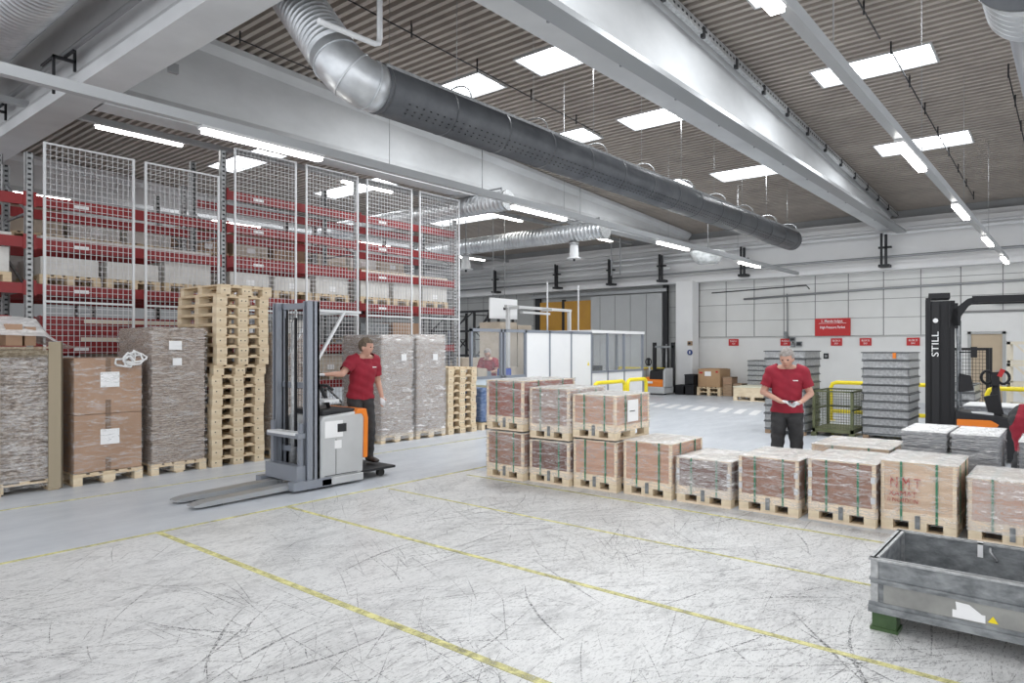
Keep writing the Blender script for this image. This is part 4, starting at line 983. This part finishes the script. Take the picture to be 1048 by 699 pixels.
for y in (.30, .50): m.bar((.2, y, .5), (.2, y, 2.05), .02, .03)
m.build('lift_chain', dark, t)
m = MB()
for k in range(9): m.box(.345, .14 + k * .065, .95, .349, .144 + k * .065, 2.15)
for k in range(16): m.box(.345, .12, .96 + k * .075, .349, .68, .964 + k * .075)
m.build('guard_mesh', dark, t)
m = MB(); m.prism([(.36, .10), (1.0, .12), (1.02, .90), (.40, .86), (.36, .80)], 1, .03, .77); o = m.build('body_cover', truckgrey, t, bevel=.03)
MB().box(.36, .0, .03, .98, .80, .12).build('chassis', truckgrey, t, bevel=.01)
MB().box(.42, .022, .60, .68, .03, .80).build('panel_plate', wh, t)
MB().box(.60, .018, .66, .73, .028, .76).build('air_vent', dark, t)
MB().box(.56, .022, .46, .66, .028, .56).build('paper_label', wh, t)
MB().box(.58, .026, .14, .585, .03, .58).box(.42, .024, .14, .9, .03, .146).build('cover_seam', dark, t)
m = MB(); m.prism([(.86, .86), (.90, .915), (1.04, .92), (1.07, .80), (1.06, .30), (1.0, .30), (1.01, .80), (.97, .86)], 1, .02, .78); m.build('orange_edge', orange, t, bevel=.01)
MB().box(.42, .08, .87, .92, .72, .93).build('console', dark, t, bevel=.02)
m = MB(); m.tube([(.75, .4, .9), (.70, .4, 1.05), (.60, .38, 1.2)], .025, 8); m.tube([(.60, .12, 1.17), (.58, .2, 1.22), (.58, .6, 1.22), (.60, .66, 1.17)], .018, 8); m.build('steering_arm', dark, t)
MB().box(.50, .15, 1.02, .72, .45, 1.05).build('document_tray', pipew, t)
m = MB(); m.box(1.0, .06, .10, 1.55, .76, .13); m.build('standing_platform', dark, t)
for y in (.16, .62): m = MB(); m.tube([(.75, y - .04, .075), (.75, y + .04, .075)], .075, 18); m.build('wheel', rubber, t)
m = MB(); m.tube([(1.35, .1, .055), (1.35, .16, .055)], .05, 14); m.tube([(1.35, .66, .055), (1.35, .72, .055)], .05, 14); m.build('platform_wheel', rubber, t)
m = MB(); m.box(.34, .04, 2.12, 1.0, .07, 2.15); m.box(.34, .73, 2.12, 1.0, .76, 2.15); m.box(.97, .04, 2.12, 1.0, .76, 2.15)
for k in range(5): m.box(.45 + k * .11, .05, 2.12, .47 + k * .11, .75, 2.14)
m.build('overhead_guard', pipew, t)
m = MB(); m.bar((.34, .05, 1.55), (.72, .05, 2.13), .03); m.bar((.34, .75, 1.55), (.72, .75, 2.13), .03); m.build('guard_brace', pipew, t)
MB().add([(.72, .2, 2.16), (.98, .2, 2.16), (.98, .6, 2.16), (.72, .6, 2.16)], [(0, 1, 2, 3)]).build('guard_glass', mat('green_glass', (.25, .6, .48), .1), t)
# ------------------------------------------------------------------ white machine cabin
c = thing('machine_cabin', 'long white machine cabin with grey framed windows at both ends', 'machine cabin', (11.0, 10.3, 0))
H2 = 2.1
def postx(x, y, h=H2, w_=.06, m_=bluegrey, z=0): return MB().box(x - w_ / 2, y - w_ / 2, z, x + w_ / 2, y + w_ / 2, h).build('frame_post', m_, c)
for x in (0, 1.0, 1.12, 1.9, 2.86, 3.8, 4.76, 5.6, 6.5, 7.6): postx(x, 0)
for x, y in ((7.6, 1.8), (7.6, .9), (1.12, 1.8), (4.76, 1.8)): postx(x, y)
for bb in ((-.03, -.03, H2 - .06, 4.76, .03, H2 + .01), (-.03, -.03, .98, 1.12, .03, 1.04), (1.12, -.03, .98, 1.9, .03, 1.04), (4.76, -.03, .98, 7.6, .03, 1.04)): MB().box(*bb).build('cross_rail', bluegrey, c)
MB().box(4.76, -.05, H2 - .02, 7.65, 1.85, H2 + .06).build('roof_panel', white, c)
for a, b in ((1.93, 2.83), (2.89, 3.77), (3.83, 4.73)): MB().box(a, -.02, .05, b, .015, H2 - .06).build('wall_panel', white, c)
for a, b in ((4.79, 5.57), (5.63, 6.47), (6.53, 7.57), (0.03, .97), (1.15, 1.87)):
    MB().box(a, -.015, .05, b, .015, .98).build('wall_panel', white if a > 2 else mat('pale_blue_panel', (.60, .66, .70), .5), c)
    MB().box(a, -.004, 1.04, b, .004, H2 - .06).build('window_glass', glassm, c)
for a, b in ((.03, .87), (.93, 1.77)): MB().box(7.585, a, .05, 7.615, b, .98).build('wall_panel', white, c); MB().box(7.596, a, 1.0, 7.604, b, H2 - .06).build('window_glass', glassm, c)
MB().add([(4.55, -.024, 1.20), (4.66, -.024, 1.20), (4.605, -.024, 1.31)], [(0, 1, 2)]).build('warning_label', yellow, c)
m = MB(); m.box(5.0, .5, .8, 5.5, .9, 1.25); m.box(5.7, .6, .8, 6.3, .9, 1.15); m.build('machine_unit', dark, c)
MB().box(4.9, .35, .7, 7.3, 1.4, .8).build('machine_bed', galv, c)
t = thing('work_table', 'packing table with dark clutter behind the left cabin windows', 'table', (11.4, 10.45, 0))
MB().box(0, 0, .93, 1.6, .5, .97).build('tabletop', galv, t)
for x, y in ((.03, .03), (1.54, .03), (.03, .44), (1.54, .44)): MB().box(x, y, 0, x + .04, y + .04, .93).build('leg', galv, t)
for k, (x, y, s_, m_) in enumerate(((.1, .1, .22, cardpale), (.4, .15, .15, bluegrey), (1.0, .1, .2, mat('blue_bin', (.03, .08, .45), .4)), (1.3, .12, .22, cardpale))):
    tag(MB().box(0, 0, 0, s_ * 1.4, s_, s_).box(.01, .01, s_, s_ * 1.4 - .01, s_ - .01, s_ + .015).build('parts_box', m_, loc=(11.4 + x, 10.45 + y, .971)), ['pale box at the left end of the packing table', 'grey box on the packing table', 'blue bin on the packing table', 'pale box at the right end of the packing table'][k], 'box')
for k, (x, y, z, w_, h) in enumerate(((13.3, 12.85, 0, 1.0, 1.15), (14.95, 12.85, 0, .75, 2.42), (13.4, 12.85, 1.152, .85, .25), (15.75, 12.85, 0, .65, 2.35))):
    t = tag(MB().box(0, 0, .0, w_, .8, h).box(w_ * .3, -.004, h * .4, w_ * .6, 0, h * .5).build('tall_carton', cardpale, loc=(x, y, z)), ['tall pale carton behind the cabin, left', 'tallest pale carton behind the cabin', 'pale carton stacked on the left tall carton', 'shorter pale carton behind the cabin, right'][k], 'carton')
g = thing('light_gantry', 'grey steel gantry with lamps standing above the white cabin', 'gantry', (14.58, 12.25, 0))
for x in (0, 2.95): MB().box(x - .045, -.045, 0, x + .045, .045, 2.78).build('post', lampbody, g)
MB().box(-.1, -.05, 2.78, 3.01, .05, 2.86).box(-.0, -.4, 2.74, .08, .0, 2.82).box(1.5, -.4, 2.74, 1.58, 0, 2.82).build('cross_rail', lampbody, g)
MB().box(.15, -.42, 2.62, 1.4, -.3, 2.68).build('lamp_tray', lampbody, g)
b = thing('hanging_board', 'white board with a black slot hung above the left end of the cabin', 'board', (14.95, 12.75, 2.50))
MB().box(-.55, 0, 0, .65, .04, .58).build('panel', wh, b); MB().box(.02, -.01, .26, .24, 0, .33).build('slot', black, b)
m = MB(); m.tube([(-.4, .02, .58), (-.4, .02, 3.9)], .01, 5); m.tube([(.1, .02, .58), (.1, .02, 3.83)], .01, 5); m.build('cord', galv, b)
for k, (x, y) in enumerate(((16.6, 12.4), (18.25, 12.4))): pipe('support_pole', [(x, y, 0), (x, y, 3.6), (x, y, 3.66)], .026, pipew, 'thin white pole rising above the cabin, %s one' % ('left' if k == 0 else 'right'), 'pole')
# yellow tube guard rails
def hoop(name, label, a, b, z, r=.042, low=None, group=None):
    a = Vector((*a, 0)); b = Vector((*b, 0)); d = (b - a).normalized()
    m = MB(); m.tube([a + Vector((0, 0, .0)), a + Vector((0, 0, z - .12)), a + d * .04 + Vector((0, 0, z - .03)), a + d * .12 + Vector((0, 0, z)), b - d * .12 + Vector((0, 0, z)), b - d * .04 + Vector((0, 0, z - .03)), b + Vector((0, 0, z - .12)), b], r, 12)
    t = thing(name, label, 'guard rail', tuple(a), 0, group)
    o = m.build('tube', yellow, t, loc=tuple(-a))
    if low: MB().tube([a + d * .0 + Vector((0, 0, low)), b + Vector((0, 0, low))], r, 12).build('lower_tube', yellow, t, loc=tuple(-a))
    MB().box(-.08, -.08, 0, .08, .08, .012).build('base_plate', yellow, t)
    return t
hoop('guard_rail', 'left yellow tube guard rail in front of the white cabin', (14.4, 9.3), (15.85, 9.3), .80, .05)
hoop('guard_rail', 'right yellow tube guard rail in front of the white cabin', (16.0, 9.3), (17.0, 9.3), .82, .05)
hoop('guard_rail', 'yellow tube guard rail left of the tall stack of steel trays', (17.0, 4.5), (17.0, 3.1), .88, .045, .22)
hoop('guard_rail', 'yellow tube guard rail between the steel tray stack and the black mast', (17.0, 2.95), (17.0, 1.7), .88, .045, .22)
hoop('guard_rail', 'yellow tube guard rail behind the tiller of the black mast truck', (16.9, 1.5), (16.9, -.2), .86, .045, .22)
m = MB(); m.box(23.3, 11.9, .85, 23.36, 14.0, .93); m.box(23.3, 11.9, .38, 23.36, 14.0, .56); m.box(23.3, 13.9, 0, 23.4, 14.0, .93); m.box(23.3, 11.9, 0, 23.4, 12.0, .93)
tag(m.build('crash_barrier', yellow), 'yellow crash barrier in front of the grey sliding door', 'barrier')
# dark shelving frame on the far left of the back
r = thing('storage_rack', 'dark empty steel racking with diagonal braces far behind the cabin', 'rack', (20.6, 17.8, 0))
for y in (0, 1.3, 2.6, 3.9):
    for x in (0, .9): MB().box(x, y, 0, x + .08, y + .08, 3.15).build('upright', dark, r)
    m = MB()
    for k in range(3): m.bar((.04, y + .04, .2 + k), (.9, y + .04, 1.0 + k), .04); m.bar((.04, y + .04, 1.0 + k), (.9, y + .04, 1.0 + k), .03)
    m.build('brace', dark, r)
for z in (1.3, 2.3, 3.1): MB().box(0, 0, z, .05, 3.98, z + .09).build('beam', dark, r)
m = MB()
for y in (.1, 1.4, 2.7): m.bar((-.01, y, 1.4), (-.01, y + 1.1, 2.3), .04); m.bar((-.01, y + 1.1, 2.4), (-.01, y, 3.1), .04)
m.build('diagonal_brace', dark, r)
for k in range(4): load(20.65 - 1.2, 16.4 + k * 1.05, 0, .9, .9, R.uniform(.7, 1.2), R.choice([card, cardpale]), 'brown carton load on the floor before the dark racking, %s' % ['rightmost', 'second from right', 'third from right', 'leftmost'][k], 'cartons before the dark racking')

# ------------------------------------------------------------------ black mast truck (right)
t = thing('mast_truck', 'black mast pallet truck with white vertical lettering and a tiller handle, behind the grey stacks', 'stacker truck', (12.49, 1.89, 0), rad(-81))
for y in (-.30, .24):
    m = MB(); m.box(-.02, y, .06, .05, y + .08, 2.45); m.box(.30, y, .06, .36, y + .08, 2.40); m.box(.05, y + .02, .06, .30, y + .05, 2.40); m.build('mast_rail', black, t)
m = MB(); m.box(.02, -.30, 2.44, .30, .32, 2.52)
m.build('mast_head', black, t)
for z in (.4, 1.4, 2.3): MB().box(.10, -.26, z, .16, .26, z + .06).build('mast_crossbar', black, t)
m = MB(); m.box(.06, -.32, .5, .16, -.302, 2.38); m.build('mast_cover', mat('satin_black', (.008, .008, .010), .5), t)
m = MB(); m.tube([(.4, -.26, .3), (.4, -.26, 1.7), (.38, -.26, 2.2)], .02, 8); m.tube([(.44, -.24, .8), (.43, -.24, 2.1)], .012, 8); m.build('hydraulic_hose', galvd, t)
text('STILL', .13, 'lettering', wh, t, (.11, -.325, 1.74), (PI / 2, -PI / 2, 0), 1.3)
MB().tube([(.11, -.325, 2.1), (.11, -.33, 2.1)], .035, 14).build('round_sticker', wh, t)
m = MB(); m.prism([(.30, 2.1), (.34, 2.26), (.52, 2.42), (.60, 2.44), (.60, 2.36), (.54, 2.32), (.44, 2.16), (.42, 2.02), (.36, 2.02)], 1, -.30, -.2); m.box(.58, -.30, 2.36, 1.45, -.2, 2.46)
m.prism([(.30, 2.1), (.34, 2.26), (.52, 2.42), (.60, 2.44), (.60, 2.36), (.54, 2.32), (.44, 2.16), (.42, 2.02), (.36, 2.02)], 1, .2, .3); m.box(.58, .2, 2.36, 1.45, .3, 2.46); m.box(1.38, -.2, 2.36, 1.45, .2, 2.46); m.box(.28, -.30, 1.98, .40, -.22, 2.36); m.build('overhead_guard', black, t)
m = MB(); m.prism([(.36, .06), (1.25, .06), (1.3, .42), (1.05, .66), (.36, .74)], 1, -.36, .36); m.build('body_cover', dark, t, bevel=.02)
m = MB(); m.prism([(.38, .50), (.86, .50), (.90, .56), (.80, .62), (.38, .62)], 1, -.385, .385); m.build('orange_panel', orange, t, bevel=.01)
m = MB(); m.tube([(.88, 0, .6), (.90, 0, .85), (.88, 0, 1.2)], [.09, .06, .045], 12); m.cbox((.86, -.01, .82), (.18, .16, .3), 0, 0, -.25); m.build('tiller_arm', black, t)
m = MB()
for s in (1, -1):
    pts = [(.88 + s * .10 + .075 * math.cos(a) * 1.0, -.02, 1.24 + .095 * math.sin(a)) for a in [2 * PI * k / 14 for k in range(15)]]; m.tube(pts, .020, 8)
m.cbox((.88, -.02, 1.22), (.10, .09, .2)); m.build('tiller_handle', black, t)
MB().cbox((.95, -.05, 1.31), (.06, .05, .12), 0, 0, .4).build('emergency_button', redsign, t)
m = MB(); m.prism([(.40, 1.02), (.60, 1.05), (.56, 1.27), (.42, 1.3)], 1, -.34, -.2); m.build('pouch', black, t, bevel=.01)
m = MB(); m.cbox((.52, -.26, 1.62), (.22, .02, .02)); m.cbox((.60, -.26, 1.62), (.08, .05, .16)); m.build('mirror', black, t)
for x, y in ((.1, -.28), (.1, .2), (.95, -.1)): m = MB(); m.tube([(x, y, .08), (x, y + .08, .08)], .08, 16); m.build('wheel', rubber, t)
for y in (-.28, .12): m = MB(); m.prism([(-1.1, .04), (0, .05), (0, .1), (-1.0, .08)], 1, y, y + .16); m.build('fork', galvd, t)
MB().cbox((.66, -.12, .70), (.3, .3, .03), 0, .3).build('clipboard', pipew, t)

# ------------------------------------------------------------------ steel trays, stillage and cages
def tray(label, L, W_, h, m_):
    t = thing('steel_tray', label, 'steel tray', (0, 0, 0), 0)
    m = MB(); b = .012
    m.box(0, 0, 0, b, W_, h); m.box(L - b, 0, 0, L, W_, h); m.box(0, 0, 0, L, b, h); m.box(0, W_ - b, 0, L, W_, h); m.box(0, 0, 0, L, W_, b); m.build('tray_wall', m_, t)
    m = MB(); m.box(-.02, -.02, h - .022, .02, W_ + .02, h - .004); m.box(L - .02, -.02, h - .022, L + .02, W_ + .02, h - .004); m.box(0, -.02, h - .022, L, .02, h - .004); m.box(0, W_ - .02, h - .022, L, W_ + .02, h - .004); m.box(-.008, -.008, 0, L + .008, W_ + .008, .012); m.build('rim', mat('gap_shade_rim', (.09, .095, .10), .5, .3), t)  # gap shade put into the rim colour so stacked trays show dark seams
    return freeze(t)
def tray_stack(x, y, z0, n, L, W_, h, lab, grp):
    b = thing('base_pallet', 'low base under the ' + grp, 'pallet', (x, y, 0)) if z0 > .05 else None
    if b:
        for (a, c_) in ((0, 0), (L - .1, 0), (0, W_ - .1), (L - .1, W_ - .1)): MB().box(a, c_, 0, a + .1, c_ + .1, z0 - .02).build('foot', wood_dk, b)
        MB().box(0, 0, z0 - .03, L, W_, z0).build('deck', galvd, b)
    for k in range(n):
        lb = '%s, %s' % (lab, 'bottom one' if k == 0 else 'top one' if k == n - 1 else '%s from the bottom' % NUM[k])
        if k == 0: p = tray(lb, L, W_, h - .003, galv); p['group'] = grp; p.location = (x, y, z0)
        else: dup(p, (x + R.uniform(-.012, .012), y + R.uniform(-.012, .012), z0 + k * h), R.uniform(-.006, .006), lb, grp)
tray_stack(14.02, 2.40, .1, 10, .95, .76, .151, 'galvanised steel tray in the tall stack left of the black mast', 'trays left of the black mast')
tray_stack(13.66, 4.08, .1, 10, .95, .76, .153, 'galvanised steel tray in the stack behind the standing worker', 'trays behind the standing worker')
tray_stack(22.7, 8.0, .1, 7, .8, .6, .165, 'small steel tray stacked against the back wall', 'trays against the back wall')
tray_stack(15.3, 1.55, .1, 6, .9, .55, .15, 'steel tray in the stack half hidden behind the black mast', 'trays behind the black mast')
tag(MB().box(0, 0, 0, .015, .055, .10).box(-.004, .01, .02, 0, .045, .08).build('orange_card', orange, loc=(13.985, 2.60, 1.49)), 'orange card stuck on the top steel tray', 'card')
t = thing('mesh_stillage', 'olive green wire mesh stillage on feet beside the tall steel tray stack', 'stillage', (13.85, 3.28, 0))
L, W_ = 1.0, .72
for a, b in ((0, 0), (L - .05, 0), (0, W_ - .05), (L - .05, W_ - .05)):
    MB().box(a, b, .0, a + .05, b + .05, .86).build('corner_post', olive, t); MB().box(a - .02, b - .02, 0, a + .09, b + .07, .08).build('foot', olive, t)
m = MB(); m.box(0, 0, .08, L, W_, .15); m.build('base_frame', olive, t)
m = MB()
for z in (.84, .5): m.box(0, 0, z, .04, W_, z + .03) if z > .6 else m.box(L - .04, 0, z, L, W_, z + .02); m.box(0, 0, z, L, .03, z + .03); m.box(0, W_ - .03, z, L, W_, z + .03); m.box(L - .04, 0, z, L, W_, z + .03)
m.build('top_rail', olive, t)
for nm, fn in (('front', lambda u, z0, z1: (.012, u, z0, .018, u + .005, z1)), ('back', lambda u, z0, z1: (L - .018, u, z0, L - .012, u + .005, z1))):
    m = MB()
    for k in range(15): m.box(*fn(.03 + k * .046, .15, .84))
    for k in range(13): z = .18 + k * .052; x = .012 if nm == 'front' else L - .018; m.box(x, .02, z, x + .006, W_ - .02, z + .005)
    m.build('wire_mesh', dark if nm == 'back' else olive, t)
for y in (.01, W_ - .015):
    m = MB()
    for k in range(20): m.box(.03 + k * .048, y, .15, .035 + k * .048, y + .005, .84)
    for k in range(13): m.box(.03, y, .18 + k * .052, L - .03, y + .005, .185 + k * .052)
    m.build('wire_mesh', olive, t)
t = thing('mesh_cage', 'black framed wire mesh cage behind the black mast truck', 'cage', (18.4, 1.62, 0))
for y in (0, .78): MB().box(0, y - .03, 0, .05, y + .03, 1.68).build('post', black, t)
MB().box(0, 0, 1.62, .05, .78, 1.68).build('cross_rail', black, t); MB().box(0, 0, .42, .05, .78, .48).build('cross_rail', black, t)
m = MB()
for k in range(12): m.box(.02, .03 + k * .062, .48, .028, .038 + k * .062, 1.62)
for k in range(14): m.box(.02, 0, .54 + k * .08, .028, .78, .548 + k * .08)
m.build('wire_mesh', dark, t)
m = MB(); m.box(.05, .0, .42, 1.0, .05, .48); m.box(.05, .73, .42, 1.0, .78, .48); m.box(.95, 0, 0, 1.0, .05, 1.68); m.box(.95, .73, 0, 1.0, .78, 1.68); m.build('side_frame', black, t)
for k in range(4):
    t = thing('beige_frame', 'beige steel frame in the stack at the right edge, ' + ['bottom one', 'second from the bottom', 'third from the bottom', 'top one'][k], 'steel frame', (17.4, -.6, .02 + k * .45), 0, 'beige frames at the right edge')
    for y in (0, 1.75): m = MB(); m.box(0, y, 0, .06, y + .06, .44); m.box(.74, y, 0, .80, y + .06, .44); m.box(0, y, .38, .8, y + .06, .44); m.build('end_frame', beige, t)
    m = MB(); m.box(0, 0, .0, .06, 1.8, .05); m.box(0, 0, .38, .06, 1.8, .44); m.box(.74, 0, 0, .8, 1.8, .05)
    for q in range(4): m.bar((.03, .1 + q * .42, .05), (.03, .42 + q * .42, .4), .04)
    m.build('truss', beige, t)
t = thing('board_pile', 'flat pile of grey boards with a white top sheet beside the tiller', 'board pile', (14.3, .5, 0))
p = pallet(t, 1.1, .9, 'pallet'); m = MB()
for k in range(14): m.box(R.uniform(0, .01), R.uniform(0, .01), .15 + k * .037, .9 - R.uniform(0, .01), 1.1, .183 + k * .037)
m.build('boards', sheets_g, t); MB().box(-.01, -.01, .668, .91, 1.11, .69).build('cover_sheet', wh, t)

# ------------------------------------------------------------------ along the back wall
t = thing('cardboard_crate', 'big tan cardboard box on two stacked pallets next to the white column', 'carton', (22.85, 9.63, 0))
for z in (0, .147):
    p = pallet(t, 1.0, .86, 'pallet', wood, simple=True, z=z); p.rotation_euler = (0, 0, -PI / 2); p.location = (0, .86, z)
MB().box(.03, .03, .30, .95, .83, .92).box(.08, .1, .92, .9, .76, .935).build('box_body', mat('tan_cardboard', (.45, .29, .16), .75, col2=(.40, .25, .14), scale=2), t, bevel=.01)
MB().box(.022, .35, .68, .03, .58, .84).build('paper_label', wh, t); MB().box(.022, .66, .76, .03, .78, .82).box(.022, .10, .8, .03, .18, .86).build('red_label', redsign, t)
for k, (y, z, h) in enumerate(((10.53, 0, .36), (10.53, .365, .36), (10.91, 0, .34))):
    t = thing('plastic_bin', ['black plastic bin beside the white column, lower', 'black plastic bin beside the white column, upper', 'black plastic bin nearest the parked stacker'][k], 'bin', (22.7, y, z))
    m = MB(); m.box(0, 0, 0, .5, .35, .02); m.box(0, 0, 0, .02, .35, h); m.box(.48, 0, 0, .5, .35, h); m.box(0, 0, 0, .5, .02, h); m.box(0, .33, 0, .5, .35, h); m.build('bin_wall', black, t)
    m = MB(); m.box(-.015, -.015, h - .04, .51, .0, h - .01); m.box(-.015, .35, h - .04, .51, .365, h - .01); m.box(-.015, 0, h - .04, 0, .35, h - .01); m.build('rim', dark, t)
for k, (y, z, w_, h, m_) in enumerate(((9.28, 0, .33, .40, wood_dk), (9.28, .405, .33, .25, card), (8.93, 0, .3, .44, wood_dk))):
    t = thing('small_crate', ['small dark wooden crate right of the tan box, lower', 'small brown box on top of the small crate', 'small dark crate beside the white flat crate'][k], 'crate', (23.0, y, z))
    MB().box(0, 0, 0, .5, w_, h).build('box_body', m_, t, bevel=.01); MB().box(-.01, 0, h * .4, 0, w_, h * .5).box(-.01, 0, h - .04, .51, w_, h + .001).build('batten', wood_dk, t)
t = thing('flat_crate', 'pale flat wooden crate with a cream cover on the floor before the back wall', 'crate', (21.3, 7.35, 0))
p = pallet(t, 1.2, 1.3, 'pallet', woodpale, simple=True)
MB().box(0, 0, .144, 1.3, 1.2, .42).build('box_body', woodpale, t, bevel=.01); MB().box(-.01, -.01, .42, 1.31, 1.21, .45).build('cover', mat('cream_cover', (.74, .72, .58), .6), t); MB().box(-.008, .3, .16, 0, .34, .42).box(-.008, .9, .16, 0, .94, .42).build('batten', woodpale, t)
# parked stacker
t = thing('parked_stacker', 'small orange and grey stacker parked beside the white column', 'stacker truck', (22.0, 11.32, 0))
MB().box(0, 0, .04, .75, .84, .30).build('chassis', truckgrey, t, bevel=.04)
MB().prism([(.0, .28), (.0, .48), (.12, .62), (.7, .62), (.7, .28)], 1, .06, .80).build('orange_cover', orange, t, bevel=.03)
m = MB(); m.prism([(.05, .5), (.10, .84), (.6, .92), (.6, .5)], 1, .0, .62); m.build('battery_cover', black, t, bevel=.03)
MB().prism([(-.02, .28), (-.02, .86), (.1, .95), (.6, .95), (.6, .28)], 1, -.04, .04).build('side_shield', truckgrey, t, bevel=.02)
MB().box(-.012, .45, .4, -.002, .75, .48).build('paper_label', wh, t)
m = MB(); m.tube([(.2, .66, .6), (.15, .68, 1.15)], .03, 8); m.build('tiller_arm', pipew, t)
m = MB(); m.tube([(.12, .68 + .11 * math.cos(a), 1.16 + .13 * math.sin(a)) for a in [2 * PI * k / 14 for k in range(15)]], .022, 8); m.cbox((.12, .68, 1.16), (.06, .07, .24)); m.build('tiller_handle', black, t)
for y in (.0, .74): MB().box(.7, y, .05, .85, y + .09, 1.86).build('mast_rail', dark, t)
m = MB(); m.box(.7, 0, 1.66, .80, .83, 1.74); m.box(.7, 0, .5, .8, .83, .58); m.build('mast_crossbar', galvd, t)
m = MB(); m.tube([(.76, .3, .3), (.76, .3, 1.8)], .03, 8); m.tube([(.76, .5, .3), (.76, .5, 1.8)], .015, 8); m.build('lift_cylinder', galv, t)
for y in (.1, .66): m = MB(); m.tube([(.3, y, .07), (.3, y + .07, .07)], .07, 14); m.build('wheel', rubber, t)
pipe('long_pole', [(22.3, 12.0, .92), (22.6, 13.3, .72)], .03, wood_dk, 'dark pole leaning between the parked stacker and the barrier', 'pole')
# signs
t = thing('wall_sign', 'large red sign with two lines of white writing on the panelled back wall', 'sign', (XW - .11, 6.28, 2.345))
MB().box(0, -.54, -.285, .035, .54, .285).build('sign_plate', redsign, t); MB().box(-.004, -.42, .12, -.001, .42, .13).build('rule', wh, t)
text('1. Manda Indgut', .125, 'lettering', wh, t, (-.003, .02, .195), FX, .82, bold=.001); text('High Pressure Parket', .115, 'lettering', wh, t, (-.003, 0, -.01), FX, .78, bold=.001)
for k, (pa, pb) in enumerate(((746, 756), (799, 809), (850.5, 862), (880, 892), (928, 941.5))):
    def yy(px): u = (px - 524) / 704; return XW * (.6388 - .7694 * u) / (.7694 + .6388 * u)
    y0, y1 = yy(pb), yy(pa)
    t = thing('wall_sign', 'small red sign on the lower back wall, ' + ['nearest the white column', 'left of the dropping conduit', 'below the large red sign', 'second from right', 'rightmost'][k], 'sign', (XW - .03, (y0 + y1) / 2, 1.86))
    w2 = min(.19, (y1 - y0) / 2); MB().box(0, -w2, -.12, .025, w2, .12).build('sign_plate', redsign, t)
    text(['PLADS 1', 'PLADS 2', 'BLOK A', 'BLOK B', 'BLOK D'][k], .085, 'lettering', wh, t, (-.003, 0, .04), FX, .8); text('1234' if k < 2 else '20%d1' % k, .075, 'lettering', wh, t, (-.003, 0, -.05), FX, .8)
t = thing('switch_box', 'grey switch boxes with cables on the back wall above the standing worker', 'switch box', (XW - .09, 7.45, 1.72))
MB().box(0, .25, .28, .08, .4, .5).box(0, .02, .16, .08, .2, .3).box(0, -.2, .0, .08, -.02, .16).box(0, .02, -.02, .08, .16, .1).build('box_body', galvd, t, bevel=.005); MB().box(-.006, .04, .19, 0, .18, .27).box(-.006, -.18, .03, 0, -.04, .13).build('cover', dark, t)
m = MB(); m.tube([(.05, .3, .3), (.05, .12, .3), (.05, .1, .1)], .015, 6); m.build('cable', dark, t)
t = thing('wall_socket', 'small dark round socket on the lower back wall', 'socket', (XW - .03, 6.5, 1.40)); MB().box(0, -.08, -.09, .03, .08, .09).build('plate', dark, t, bevel=.02); MB().tube([(-.01, 0, 0), (0, 0, 0)], .045, 14).build('outlet', galvd, t)
t = thing('alarm_box', 'small alarm box on the side of the white column', 'alarm', (XW - .82, 10.92, 1.75)); MB().box(0, -.09, 0, .06, .09, .16).build('box_body', wood_dk, t, bevel=.01); MB().tube([(-.04, 0, .08), (0, 0, .08)], .04, 12).build('button', dark, t)
t = thing('round_sign', 'round blue sign on the white column', 'sign', (XW - .79, 10.93, 1.5)); MB().tube([(0, 0, 0), (.03, 0, 0)], .10, 20).build('sign_plate', mat('blue_sign', (.03, .06, .22), .5), t); MB().box(-.004, -.02, -.05, -.001, .02, .05).build('mark', wh, t)
m = MB(); m.tube([(XW - .2, 1.9, 2.98), (XW - .2, -3, 3.02)], .06, 12); m.tube([(XW - .2, 1.95, 2.98), (XW - .2, 1.85, 2.98)], .07, 12); tag(m.build('wall_tube', pipew), 'pale horizontal tube above the beige doorway', 'pipe')
